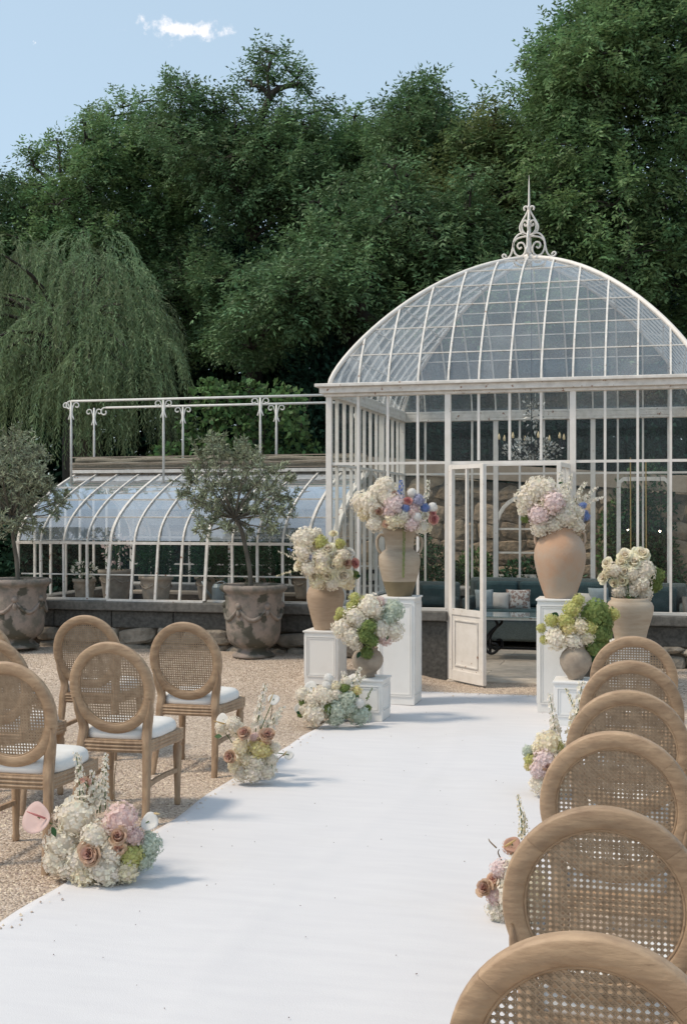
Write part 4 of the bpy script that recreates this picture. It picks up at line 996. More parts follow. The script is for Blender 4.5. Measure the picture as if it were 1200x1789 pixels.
# chandelier
cc = P(928, 893, 13.95); ch = thing('chandelier', 'leafy wire chandelier with ivory candles under the dome', 'chandelier', (cc.x, cc.y, 2.9))
q = MB(); q.tube([(cc.x,cc.y,zt-.02),(cc.x,cc.y,2.2)], .006, 6); q.build('chain', M['iron'], ch)
for k in range(8):
    a = 2*math.pi*k/8+.3; r_ = .37; q = MB(); e = (cc.x+r_*math.cos(a), cc.y+r_*math.sin(a), 2.42)
    q.tube(cr([Vector((cc.x,cc.y,2.45)), Vector((cc.x+.2*math.cos(a),cc.y+.2*math.sin(a),2.28)), Vector(e)],5), .006, 5); q.build('arm', M['iron'], ch)
    q = MB(); q.tube([e,(e[0],e[1],e[2]+.07)], .012, 8); q.build('candle_sleeve', M['iron'], ch)
    q = MB(); q.tube([(e[0],e[1],e[2]+.07),(e[0],e[1],e[2]+.10),(e[0],e[1],e[2]+.14)], [.012,.015,.002], 8); q.build('candle', M['candle'], ch, sm=True)
M['silver'] = mat('silver_leaf', (.62,.62,.58), .35, (.07,.07,.06), 40, 2, thr=(.45,.6), metal=.3)
rng = np.random.default_rng(70); u = unit(520); pp = u*rng.uniform(.4,1,520)[:,None]**.5*np.array([.34,.34,.14])+np.array([cc.x,cc.y,2.37]); V, Fc = leaves(pp, u+rng.normal(size=u.shape)*.6, .045, .025)
u = unit(90); p2 = u*rng.uniform(.2,1,90)[:,None]*np.array([.12,.12,.30])+np.array([cc.x+.03,cc.y,2.78]); V2, F2 = leaves(p2, u, .05, .03)
link_mesh('leaf_cluster', fastmesh('leaf_cluster', np.concatenate([V,V2])-np.array(ch.location), np.concatenate([Fc,F2+len(V)]), None, M['silver']), ch, None)
# garden chair seen through the left wall
dc = thing('garden_chair', 'dark slatted garden chair seen through the left pavilion glass', 'chair', (-3.35, 15.2, .0))
xx, yy = P(655,893,15.6).xy; dc.location = (xx, yy, .015)
for sx in (-.2, .2):
    for sy, h_ in ((-.2,.45),(.2,.92)): q = MB(); q.bar((xx+sx,yy+sy,.015),(xx+sx,yy+sy,h_),.03,.03,up=(0,1,0)); q.build('leg', M['iron'], dc)
q = MB(); q.span((xx-.22,yy-.22,.44),(xx+.22,yy+.22,.47)); q.build('seat', M['iron'], dc)
for z_ in (.62,.74,.88): q = MB(); q.span((xx-.2,yy+.19,z_),(xx+.2,yy+.21,z_+.05)); q.build('slat', M['iron'], dc)

# ------------------------------------------------------------------ pots in the low greenhouse
def pot_plant(px, Zp, r_, h_, label, fol, fr, fh, seed, z0=.635, n=500, ll=.06, flowers=None, dy=0):
    a = P(px, 893, Zp); c = (a.x, a.y, z0)
    t = thing('flower_pot', label, 'flower pot', c, group='terracotta pots inside the low greenhouse')
    q = MB(); q.lathe([(r_*.68,0),(r_*.72,h_*.1),(r_*.9,h_*.75),(r_*.93,h_*.86),(r_*1.04,h_*.88),(r_*1.05,h_),(r_*.92,h_),(r_*.9,h_*.9)], 24, c); q.build('pot', M['clay3'], t, sm=True)
    q = MB()
    for k in range(5):
        a0 = k*2*math.pi/5; pts = [(c[0]+(r_*.93)*math.cos(a0+f*1.25), c[1]+(r_*.93)*math.sin(a0+f*1.25), c[2]+h_*(.76-.16*math.sin(f*math.pi))) for f in (0,.25,.5,.75,1)]
        q.tube(pts, r_*.045, 5)
    q.build('garland', M['clay3'], t)
    q = MB(); q.lathe([(0.001,h_*.9),(r_*.9,h_*.9)], 16, c, capb=False); q.build('soil', M['soil'], t)
    p = thing('potted_plant', label.replace('pot ', 'plant ').replace('pot', 'plant') if False else fol[1], 'plant', (c[0], c[1], c[2]+h_*.9))
    bx = [((c[0]+random.uniform(-.3,.3)*fr, c[1]+random.uniform(-.3,.3)*fr, c[2]+h_+fh*f), (fr, fr*.9, fh*.42), 1) for f in (.25,.5,.75)]
    mass('foliage', None, None, bx, n//3, ll, ll*.3, fol[0], seed, parent=p, g=p.location)
    q = MB()
    for k in range(4): q.tube([(c[0],c[1],c[2]+h_*.9),(c[0]+random.uniform(-.5,.5)*fr,c[1],c[2]+h_+fh*.7)], .006, 5)
    q.build('stem', M['stem'], p)
    if flowers:
        u = unit(60); pp = u*np.array([fr*1.1,fr,fh*.4])+np.array([c[0],c[1],c[2]+h_+fh*.6]); V, Fc = leaves(pp, u, .05, .045)
        link_mesh('blossom', fastmesh('blossom', V-np.array(p.location), Fc, rng.random(60), PC[flowers]), p, None)
pot_plant(148, 13.75, .125, .29, 'tall narrow pot at the left end of the low greenhouse', ('leaf_s','plant with white blossom in the leftmost greenhouse pot'), .11, .16, 71, n=200, flowers='white')
pot_plant(203, 14.4, .20, .36, 'wide pink-tinged pot with blossom beside the tall narrow pot', ('leaf_s','plant with blush blossom in the second greenhouse pot'), .13, .40, 72, n=300, flowers='blush')
pot_plant(273, 13.6, .185, .33, 'large garlanded pot under the greenhouse eave', ('leaf_s','bushy narrow-leaved shrub in the large garlanded pot'), .19, .34, 73, n=1500)
pot_plant(366, 14.5, .17, .28, 'garlanded pot left of the right-hand olive urn', ('leaf_s','dense rosemary-like shrub left of the olive trunk'), .22, .36, 74, n=1400)
pot_plant(455, 15.1, .20, .25, 'pot hidden behind the right-hand olive urn', ('leaf_s','wide dark shrub behind the olive trunk'), .42, .40, 75, n=2200)
pot_plant(533, 14.8, .16, .27, 'pot seen left of the beige vase', ('leaf_s','small dark plant behind the spray of buds'), .15, .25, 76, n=500)
a = P(382, 893, 14.0)
wc = thing('watering_can', 'grey zinc watering can on the greenhouse bench', 'watering can', (a.x, a.y, .635))
M['zinc'] = mat('zinc', (.33,.37,.38), .45, (.26,.29,.30), 8, metal=.5)
q = MB(); q.lathe([(.075,0),(.075,.18),(.05,.22),(.045,.22)], 18, (a.x,a.y,.635)); q.build('body', M['zinc'], wc, sm=False)
q = MB(); q.tube([(a.x-.07,a.y,.68),(a.x-.15,a.y,.78),(a.x-.2,a.y,.88)], [.018,.013,.012], 8); q.build('spout', M['zinc'], wc, sm=True)
q = MB(); q.tube(cr([Vector((a.x+.07,a.y,.70)),Vector((a.x+.14,a.y,.78)),Vector((a.x+.06,a.y,.88)),Vector((a.x-.03,a.y,.86))],4), .008, 6); q.build('handle', M['zinc'], wc, sm=True)

# ------------------------------------------------------------------ urns with olive trees
def urn(label, c, k=1.0, rz=0.0):
    t = thing('garden_urn', label, 'urn', c, group='antique urns along the greenhouse')
    prof = [(.215,0),(.225,.012),(.205,.035),(.165,.06),(.15,.085),(.19,.11),(.235,.135),(.262,.18),(.278,.26),(.283,.34),(.285,.46),(.290,.54),(.288,.60),(.30,.625),(.295,.645),(.325,.67),(.345,.69),(.348,.715),(.335,.735),(.31,.74),(.29,.725),(.285,.66),(.28,.62)]
    rs = random.Random(int(abs(c[0])*100)); q = MB()
    q.lathe([(r*k, z*k) for r, z in prof], 48, c, wob=.006); q.build('body', M['urn'], t, sm=True)
    q = MB(); q.lathe([(.001,.66*k),(.286*k,.655*k)], 28, c, capb=False); q.build('soil', M['soil'], t)
    for j in range(6):        # swags and rosettes in relief
        a0 = rz+j*math.pi/3; q = MB(); pts = []
        for f in np.linspace(0, 1, 9):
            a = a0+f*math.pi/3; rr_ = .290*k; pts.append((c[0]+rr_*math.cos(a), c[1]+rr_*math.sin(a), c[2]+k*(.52-.13*math.sin(f*math.pi))))
        q.tube(pts, [.008,.014,.019,.021,.022,.021,.019,.014,.008], 6); q.build('swag', M['urn'], t, sm=True)
        q = MB(); cx_, cy_ = c[0]+.288*k*math.cos(a0), c[1]+.288*k*math.sin(a0); q.ball((cx_,cy_,c[2]+.53*k), .035, 8, 6); q.ball((cx_,cy_,c[2]+.46*k), .026, 8, 6, (1,1,1.6)); q.build('rosette', M['urn'], t, sm=True)
    return t
U1 = P(443,893,12.62); U1 = (U1.x, U1.y, gz(U1.x,U1.y)); U2 = P(33,893,13.2); U2 = (U2.x, U2.y, gz(U2.x,U2.y)+.03)
urn('mossy antique urn holding the olive tree nearer the pavilion', U1, 1.0, .3)
urn('mossy antique urn at the left edge holding a dark olive tree', U2, 1.0, .9)
def olive(label, base, tops, crown, Z, seed, n=5200, leafmat='leaf_o'):
    global rng
    rng = np.random.default_rng(seed); rs = random.Random(seed)
    t = thing('olive_tree', label, 'olive tree', base, group='olive trees planted in urns')
    b = Vector(base); fork = P(tops[-1][0], tops[-1][1], Z)
    q = MB(); pts = cr([b]+[P(x, y, Z) for x, y in tops], 5); q.tube(pts, list(np.linspace(.027,.018,len(pts))), 9); q.build('trunk', M['olive_bark'], t, sm=True)
    lm = MB(); PP = []; DD = []; TT = []
    for (x, y, rp) in crown:
        r = rp*Z/F
        for rep in range(2):
            c = P(x, y, Z+rs.uniform(-.42,.42)); m = fork*.5+c*.5+Vector((rs.uniform(-.06,.06), rs.uniform(-.06,.06), -.02))
            lm.tube(cr([fork, m, c],4), [.010,.009,.008,.006,.005,.004,.004,.003,.003], 5)
            for k in range(int(10*(rp/25)**1.3)):
                d = Vector((rs.gauss(0,1), rs.gauss(0,1), rs.gauss(.25,.9))).normalized(); L = r*rs.uniform(.7,1.35)
                st = c+Vector((rs.gauss(0,.25), rs.gauss(0,.25), rs.gauss(0,.25)))*r; e = st+d*L
                lm.tube([st, st*.5+e*.5+Vector((0,0,.01)), e], [.0035,.003,.0015], 3)
                m_ = 13
                for j in range(m_):
                    f = (j+1)/m_; p = st+(e-st)*f
                    for s_ in (0,1):
                        PP.append(p); dd = d*.6+Vector((rs.gauss(0,1), rs.gauss(0,1), rs.gauss(.1,1))).normalized()*.75; DD.append(dd); TT.append(rs.random())
    V, Fc = leaves(np.array(PP), np.array(DD), rng.uniform(.04,.068,len(PP)), .013)
    link_mesh('crown', fastmesh('crown', V-np.array(base), Fc, np.array(TT), M[leafmat]), t, None)
    lm.build('limbs', M['olive_bark'], t, sm=True)
olive('olive tree with airy grey-green crown in front of the low greenhouse', (U1[0]-.03,U1[1],U1[2]+.63), [(437,1000),(430,960),(422,925),(412,905)],
      [(385,790,24),(370,775,20),(350,800,22),(410,800,26),(440,810,26),(470,820,24),(430,780,14),(335,840,24),(365,850,28),(400,850,32),(440,850,32),(475,860,28),(345,880,24),(380,890,26),(415,885,24),(455,890,28),(490,890,22),(505,865,14),(365,915,20),(470,920,20),(320,862,14),(350,930,14),(400,925,16),(505,840,12),(430,925,12)], 12.62, 81)
olive('dense dark olive tree at the left edge', (U2[0],U2[1],U2[2]+.63), [(30,980),(24,940),(22,900)],
      [(20,780,34),(-20,790,34),(50,800,30),(5,830,38),(40,840,34),(70,830,24),(-30,850,34),(10,880,34),(50,880,28),(85,860,22),(100,875,16),(115,870,10),(95,895,14),(30,920,28),(-10,920,30),(60,915,16),(70,790,16),(-50,900,30),(-45,820,30)], 13.2, 82, leafmat='leaf_o')

# ------------------------------------------------------------------ pedestals
def pedestal(label, x0, y0, w_, h_, zb):
    t = thing('pedestal', label, 'pedestal', (x0+w_/2, y0+w_/2, zb), group='white panelled pedestals')
    q = MB(); q.span((x0+.012,y0+.012,zb),(x0+w_-.012,y0+w_-.012,zb+h_-.016)); q.build('body', M['pearl'], t)
    q = MB(); q.span((x0,y0,zb+h_-.016),(x0+w_,y0+w_,zb+h_)); q.build('top', M['pearl'], t, bevel=.003)
    for i in range(4):
        q = MB(); m_ = .035; z0, z1 = zb+.04, zb+h_-.05
        def pt(u, s, z):
            a = [(x0+u, y0+s), (x0+w_-s, y0+u), (x0+w_-u, y0+w_-s), (x0+s, y0+w_-u)][i]; return (a[0], a[1], z)
        upn = up_of[i]
        for ins, hh in ((m_, .006), (m_+.016, .0035)):
            q.bar(pt(ins,.012-hh*.4,z0+ins), pt(w_-ins,.012-hh*.4,z0+ins), .008, hh*1.6, up=upn); q.bar(pt(ins,.012-hh*.4,z1-ins+.03), pt(w_-ins,.012-hh*.4,z1-ins+.03), .008, hh*1.6, up=upn)
            q.bar(pt(ins,.012-hh*.4,z0+ins+.004), pt(ins,.012-hh*.4,z1-ins+.026), .008, hh*1.6, up=upn); q.bar(pt(w_-ins,.012-hh*.4,z0+ins+.004), pt(w_-ins,.012-hh*.4,z1-ins+.026), .008, hh*1.6, up=upn)
        q.build('moulding', M['pearl'], t)
    return t
ZL = .010
pedestal('medium white pedestal under the plain beige vase on the left', -3.25, 11.10, .35, .50, gz(-3.1, 11.2)-.005)
pedestal('tall white pedestal under the two-handled amphora, left of the door', -2.384, 10.38, .35, .925, ZL)
pedestal('short white pedestal under the round pot on the left', -2.45, 9.50, .33, .33, ZL)
pedestal('tall white pedestal under the orange terracotta amphora', -1.0, 10.27, .36, .94, ZL)
pedestal('short white pedestal under the round pot on the right', -.81, 9.66, .33, .345, ZL)
pedestal('medium white pedestal under the pale jar behind the right chairs', -.44, 11.05, .36, .48, gz(-.2,11.2)-.003)

# ------------------------------------------------------------------ vases
def vase(name, label, cat, c, prof, mt, handles=None, split=None, n=40):
    t = thing(name, label, cat, c)
    if split is not None:
        lo = [p for p in prof if p[1] <= split]; hi = [p for p in prof if p[1] >= split]
        q = MB(); q.lathe(lo, n, c, wob=.003); q.build('dipped_foot', M['clay_dip'], t, sm=True)
        q = MB(); q.lathe(hi, n, c, wob=.003, capb=False); q.build('body', mt, t, sm=True)
    else:
        q = MB(); q.lathe(prof, n, c, wob=.003); q.build('body', mt, t, sm=True)
    if handles:
        for sg in (-1, 1):
            pts = [Vector((c[0]+sg*x*math.cos(YAW*1), c[1]+sg*x*math.sin(YAW*1), c[2]+z)) for x, z in handles]
            q = MB(); q.tube(cr(pts, 5), .013, 8); q.build('handle', mt, t, sm=True)
    return t
ped = lambda x, y, w_, h_, zb: (x+w_/2, y+w_/2, zb+h_)
V1 = ped(-3.25,11.10,.35,.50, gz(-3.1,11.2)-.005)
vase('beige_vase', 'plain beige shouldered vase on the medium left pedestal', 'vase', V1, [(.105,0),(.11,.01),(.135,.10),(.165,.22),(.180,.30),(.178,.345),(.16,.39),(.138,.42),(.135,.44),(.142,.46),(.128,.46),(.12,.42)], M['clay'])
V2 = ped(-2.384,10.38,.35,.925, ZL)
vase('amphora', 'sand-coloured two-handled amphora with dark dipped foot on the tall left pedestal', 'amphora', V2,
     [(.105,0),(.11,.008),(.125,.06),(.145,.125),(.147,.13),(.165,.20),(.180,.27),(.183,.31),(.178,.35),(.155,.385),(.128,.405),(.122,.41),(.124,.45),(.13,.50),(.145,.56),(.155,.59),(.145,.592),(.12,.52)], M['clay2'],
     handles=[(.12,.52),(.165,.535),(.195,.49),(.19,.42),(.165,.375)], split=.13)
V3 = ped(-2.45,9.50,.33,.33, ZL)
vase('round_pot', 'small round beige pot with narrow foot on the short left pedestal', 'pot', V3, [(.055,0),(.062,.008),(.055,.025),(.075,.045),(.11,.08),(.128,.125),(.126,.16),(.105,.20),(.08,.215),(.085,.24),(.075,.24),(.065,.21)], M['clay3'])
V4 = ped(-1.0,10.27,.36,.94, ZL); V4 = (V4[0]+.005, V4[1], V4[2])
vase('amphora', 'large orange terracotta amphora on the tall right pedestal', 'amphora', V4,
     [(.12,0),(.128,.008),(.150,.07),(.180,.16),(.205,.26),(.216,.34),(.212,.40),(.195,.46),(.165,.51),(.135,.54),(.12,.56),(.125,.59),(.115,.59),(.10,.55)], M['terra'],
     handles=[(.135,.55),(.175,.56),(.205,.53),(.205,.47),(.188,.44)])
V5 = ped(-.81,9.66,.33,.345, ZL)
vase('round_pot', 'small round weathered pot on the short right pedestal', 'pot', V5, [(.055,0),(.06,.008),(.07,.03),(.10,.07),(.122,.12),(.125,.165),(.105,.21),(.075,.24),(.07,.26),(.078,.275),(.065,.275),(.06,.24)], M['clay3'])
V6 = ped(-.44,11.05,.36,.48, gz(-.2,11.2)-.003)
vase('pale_jar', 'pale wide-shouldered clay jar behind the right row of chairs', 'jar', V6, [(.13,0),(.135,.01),(.155,.10),(.185,.20),(.203,.27),(.205,.31),(.19,.345),(.165,.365),(.168,.385),(.15,.385),(.14,.35)], M['clay4'])

# ------------------------------------------------------------------ flowers
hm = {}
def head_mesh(kind, colr, var=0):
    key = (kind, colr, var)
    if key in hm: return hm[key]
    g = np.random.default_rng(hash((len(hm), var)) % 1000+3); V = []; Fc = []; T = []
    def quad(a, b, c, d, t): 
        o = len(V); V.extend([a, b, c, d]); Fc.append((o, o+1, o+2, o+3)); T.append(t)
    def core(r, n=10, m=6, t=.1):
        o = len(V)
        for i in range(m+1):
            th = math.pi*i/m
            for k in range(n):
                a = 2*math.pi*k/n; V.append(np.array([r*math.sin(th)*math.cos(a), r*math.sin(th)*math.sin(a), r*math.cos(th)]))
        for i in range(m):
            for k in range(n): Fc.append((o+i*n+k, o+i*n+(k+1)%n, o+(i+1)*n+(k+1)%n, o+(i+1)*n+k)); T.append(t)
    if kind in ('hyd', 'ball', 'orb'):
        n = 118 if kind == 'hyd' else 170; psz = .205 if kind == 'hyd' else .11
        core(.84 if kind == 'hyd' else .93, 12, 8, .4)
        for i in range(n):
            zc = 1-2*(i+.5)/n; r = math.sqrt(1-zc*zc); a = i*2.39996+g.normal()*.12; nrm = np.array([r*math.cos(a), r*math.sin(a), zc])
            rad = (.95+g.normal()*.07) if kind == 'hyd' else .97
            # uneven outline
            rad *= 1+.06*math.sin(nrm[0]*5+var*2)*math.cos(nrm[1]*4+var)
            nn = nrm+g.normal(size=3)*.30; nn /= np.linalg.norm(nn); tg = np.cross(nn, g.normal(size=3)); tg /= np.linalg.norm(tg); bt = np.cross(nn, tg)
            c = nrm*rad; t = float(np.clip(g.normal(.55,.25),0,1)); np_ = 4 if kind == 'hyd' else 3
            for k in range(np_):
                th = 2*math.pi*k/np_+g.normal()*.1; d = tg*math.cos(th)+bt*math.sin(th); e = np.cross(nn, d)
                s = psz*(1+g.normal()*.12); lift = nn*s*.28
                quad(c, c+d*s*.5-e*s*.42+lift*.7, c+d*s*.95+lift, c+d*s*.5+e*s*.42+lift*.7, t)
    elif kind in ('rose', 'peony'):
        rings = [(.13,.92,3,.30),(.24,.93,4,.3),(.37,.88,5,.40),(.53,.76,5,.52),(.70,.58,5,.60),(.86,.36,6,.66)] if kind == 'rose' else [(.15,.8,6,.28),(.3,.78,7,.35),(.45,.7,8,.4),(.62,.6,8,.45),(.80,.4,8,.5),(.95,.12,8,.55)]
        core(.42, t=0.0)
        for ri, (rad, top, cnt, wd) in enumerate(rings):
            for k in range(cnt):
                a0 = 2*math.pi*(k+.37*ri)/cnt+g.normal()*.1; half = math.pi/cnt*1.45; jr = 1+g.normal()*.07; jz = g.normal()*.06; jt = g.normal()*.12; t = float(np.clip(.25+.15*ri+g.normal()*.08, 0, 1))
                # petal grid 4 x 3 curling outwards at the tip
                grid = []
                for j, (fz, fr) in enumerate(((-.35,.55),(.30,1.02),(.80,1.0),(1.0,1.12))):
                    row = []
                    for f in (-1,-.4,.4,1):
                        a = a0+f*half*(1 if j else .6)*(1-.25*(j == 3)); rr_ = rad*jr*(fr+(.10+jt if j == 3 else 0))*(1-.10*abs(f)); z = top*fz+jz-.13*f*f*(j > 1)-.05*(j == 3)
                        row.append(np.array([rr_*math.cos(a), rr_*math.sin(a), z]))
                    grid.append(row)
                for j in range(3):
                    for i_ in range(3): quad(grid[j][i_], grid[j][i_+1], grid[j+1][i_+1], grid[j+1][i_], t)
    me = fastmesh('flower_'+kind, np.array(V), np.array(Fc), np.array(T), PC[colr])
    hm[key] = me; return me
HNAME = {'hyd':'hydrangea_head','ball':'pompon_head','rose':'rose_head','peony':'peony_head'}
def arrangement(label, base, Z, origin, sc_, heads, spikes=(), anths=(), leavesl=(), ctr=None, group='wedding flower arrangements', bowl=None, back=True, dj=0.0, hang=None):
    t = thing('flower_arrangement', label, 'flower arrangement', base, group=group)
    bl = Vector(base); ox, oy = origin
    hp = [(ox+h[2]/sc_, oy+h[3]/sc_, h[4]/sc_) for h in heads]
    cxp = sum(h[0] for h in hp)/len(hp) if ctr is None else ctr[0]; cyp = sum(h[1] for h in hp)/len(hp) if ctr is None else ctr[1]
    Rm = max(math.hypot(h[0]-cxp, h[1]-cyp) for h in hp)+8
    cen = P(cxp, cyp, Z)
    for h, (x, y, r) in zip(heads, hp):
        d = math.hypot(x-cxp, y-cyp)/Rm; dz = -math.sqrt(max(0, 1-d*d))*Rm*Z/F*.62
        if len(h) > 5: dz += h[5]
        q = P(x, y, Z+dz); rad = r*Z/F
        outw = (q-cen); outw = outw.normalized() if outw.length > .01 else Vector((0,-1,0)); outw = (outw+Vector((.0,-.75,.35))).normalized()
        rot = outw.to_track_quat('Z','Y') @ Quaternion((0,0,1), random.uniform(0,6.28))
        share(HNAME[h[0]], head_mesh(h[0], h[1], random.randrange(3)), t, q-bl, q=rot, scale=tuple(rad*(1.10 if h[0] == 'hyd' else 1.0)*random.uniform(.94,1.12) for _ in range(3)))
        if h[0] != 'hyd' or d > .6:
            stt = bl+Vector((0,0,.02)); q3 = MB(); q3.tube([stt, stt*.4+q*.6, q-outw*rad*.6], .003, 4); q3.build('stem', M['stem'], t)
    if back:
        cols = [h[1] for h in heads if h[0] == 'hyd' and h[1] in ('white','cream','mint','green','lime','pink')] or ['white']
        for h, (x, y, r) in list(zip(heads, hp)):
            if h[0] != 'hyd': continue
            d = math.hypot(x-cxp, y-cyp)/Rm
            if d > .85: continue
            f = .8; q = P(cxp+(cxp-x)*0+(x-cxp)*f, cyp+(y-cyp)*f, Z+math.sqrt(max(0,1-d*d))*Rm*Z/F*.5)
            share(HNAME['hyd'], head_mesh('hyd', random.choice(cols), random.randrange(3)), t, q-bl, rot=(random.random()*6, random.random()*6, 0), scale=r*Z/F*1.05)
    for s_ in spikes:        # colour, root, tip, floret size px, density
        colr, a, b = s_[0], s_[1], s_[2]; fs = s_[3]/sc_*Z/F; dens = s_[4] if len(s_) > 4 else 1.0; start = s_[5] if len(s_) > 5 else .15
        A = P(ox+a[0]/sc_, oy+a[1]/sc_, Z-.02); B = P(ox+b[0]/sc_, oy+b[1]/sc_, Z+random.uniform(-.03,.03)); mid = A*.5+B*.5+Vector((random.uniform(-.01,.01),0,.006))
        path = cr([A, mid, B], 8); q3 = MB(); q3.tube(path, list(np.linspace(.0035,.0018,len(path))), 5); q3.build('stem', M['stem'] if colr != 'stick' else M['twig'], t)
        if colr == 'stick': continue
        L = (B-A).length; n = int(L/(fs*.62)*2.1*dens)+3; VV = []; FF = []; TT = []
        for k in range(n):
            f = start+(1-start)*k/n; p = path[min(int(f*(len(path)-1)), len(path)-1)]*1.0; i0 = min(int(f*(len(path)-1)), len(path)-2); ff = f*(len(path)-1)-i0; p = path[i0]*(1-ff)+path[i0+1]*ff
            a_ = k*2.4; sz = fs*(1.05-.6*f)*random.uniform(.8,1.2); o_ = Vector((math.cos(a_), math.sin(a_), .25)); c_ = p+o_*sz*.55
            for j in range(5):
                an = j*1.2566+random.random(); d_ = Vector((math.cos(an), math.sin(an), 0)); rt_ = o_.to_track_quat('Z','Y'); d_ = rt_@d_; e_ = o_.cross(d_)
                o0 = len(VV); VV += [tuple(c_-bl), tuple(c_+d_*sz*.3-e_*sz*.25+o_*sz*.22-bl), tuple(c_+d_*sz*.62+o_*sz*.3-bl), tuple(c_+d_*sz*.3+e_*sz*.25+o_*sz*.22-bl)]; FF.append((o0,o0+1,o0+2,o0+3)); TT.append(random.random())
        link_mesh('flower_spike', fastmesh('flower_spike', np.array(VV), np.array(FF), np.array(TT), PC[colr]), t, None)
    for (colr, x, y, r, ang, sa, sb) in anths:
        rotp = math.atan2(sb[0]-sa[0], -(sb[1]-sa[1]))*-1+math.pi; rotp = rotp+.0     # heart-shaped spathe with spadix
        c_ = P(ox+x/sc_, oy+y/sc_, Z-.08); rr_ = r/sc_*Z/F; vs = []; fs_ = []; n_ = 22; rings_ = 4
        nrm = Vector((math.sin(ang)*.3, -.85, .42)).normalized(); right = Vector((math.cos(ang), math.sin(ang)*0, -math.sin(ang))); right = (right-nrm*right.dot(nrm)).normalized(); upv = nrm.cross(right)*-1
        vs.append(tuple(c_+upv*rr_*.35-nrm*rr_*.12-bl))
        for j in range(1, rings_+1):
            for k in range(n_):
                th = 2*math.pi*k/n_; hx = 1.0*math.sin(th)*(.80+.20*math.cos(th*.5)**2*0+.2*abs(math.sin(th))); hy = .95*(-math.cos(th))-.25*abs(math.sin(th))**1.5*0
                if math.cos(th) < -.45: hy -= .22*((abs(math.cos(th))-.45)/.55)**1.6
                if math.cos(th) > .5: hy -= .12*((math.cos(th)-.5)/.5)**1.3
                hx, hy = hx*math.cos(rotp)-hy*math.sin(rotp), hx*math.sin(rotp)+hy*math.cos(rotp)
                f = j/rings_; cup = .16*f*f+.05*math.sin(3*th)*f; hx_, hy_ = hx*f, .35*(1-f)+hy*f
                vs.append(tuple(c_+right*hx_*rr_+upv*hy_*rr_+nrm*(cup-.12)*rr_-bl))
        for k in range(n_): fs_.append((0, 1+k, 1+(k+1)%n_))
        for j in range(rings_-1):
            for k in range(n_): fs_.append((1+j*n_+k, 1+(j+1)*n_+k, 1+(j+1)*n_+(k+1)%n_, 1+j*n_+(k+1)%n_))
        q3 = MB(); q3.v = vs; q3.f = fs_; q3.mi = [0]*len(fs_); q3.tint = [.5]*len(fs_); o = q3.build('anthurium_spathe', PC[colr], t, sm=True, local=True); m_ = o.modifiers.new('t','SOLIDIFY'); m_.thickness = .0015
        A = P(ox+sa[0]/sc_, oy+sa[1]/sc_, Z-.10); B = P(ox+sb[0]/sc_, oy+sb[1]/sc_, Z-.12); q3 = MB(); q3.tube([A, A*.5+B*.5, B], [.0045,.005,.002], 7); q3.build('anthurium_spadix', PC['spadix' if colr in ('blush','pink') else 'yellow'], t, sm=True)
        q3 = MB(); q3.tube(cr([P(cxp, cyp+10, Z), P(cxp*.5+(ox+x/sc_)*.5, cyp*.5+(oy+y/sc_)*.5, Z-.06), c_],4), .003, 5); q3.build('stem', M['stem'], t)
    for (x, y, ln, an, mtn) in leavesl:
        c_ = P(ox+x/sc_, oy+y/sc_, Z-.03-Rm*Z/F*.45); L = ln/sc_*Z/F; d_ = Vector((math.cos(an), -.3, math.sin(an))).normalized(); s2 = d_.cross(Vector((0,-1,.3))).normalized()
        vs = []; 
        for f, w2 in ((0,.02),(.25,.22),(.5,.30),(.75,.2),(1,.0)):
            p = c_+d_*L*(f-.2)+Vector((0,0,-.12*L*f*f)); vs += [tuple(p-s2*L*w2+Vector((0,0,.05*L))), tuple(p), tuple(p+s2*L*w2+Vector((0,0,.05*L)))]
        fs_ = [(i*3+k, i*3+k+1, i*3+k+4, i*3+k+3) for i in range(4) for k in range(2)]; q3 = MB(); q3.add(vs, fs_); q3.tint = [.5]*len(fs_); q3.build('leaf', M[mtn], t, sm=True)
    if hang:
        a, b = hang; A = P(ox+a[0]/sc_, oy+a[1]/sc_, Z-.20); B = P(ox+b[0]/sc_, oy+b[1]/sc_, Z-.20); pos = []; dd = []
        for k in range(420):
            f = k/420; p = A*(1-f)+B*f; w_ = .011*(1-f*.6); aa = k*2.4; pos.append((p.x+w_*math.cos(aa)*random.random(), p.y+w_*math.sin(aa)*random.random(), p.z)); dd.append((math.cos(aa), math.sin(aa), -.8))
        V, Fc = leaves(np.array(pos), np.array(dd), .013, .007); link_mesh('trailing_amaranth', fastmesh('trailing_amaranth', V-np.array(bl), Fc, np.random.default_rng(1).random(420), PC['green']), t, None)
    if bowl:
        q3 = MB(); q3.lathe([(bowl*.6,0),(bowl*.95,.03),(bowl*1.0,.07),(bowl*.95,.07),(bowl*.9,.035)], 24, (base[0],base[1],base[2])); q3.build('bowl', M['pearl'], t, sm=True)
        bx = (cen.x, cen.y+.03)
        q3 = MB(); q3.ball((cen.x, cen.y+.03, base[2]+.09), bowl*.85, 12, 8); q3.build('foam_core', M['stem'], t, sm=True)
    return t
H, B_, RS, PE = 'hyd', 'ball', 'rose', 'peony'
def at_top(v, h): return (v[0], v[1], v[2]+h)
o3 = (480, 820)
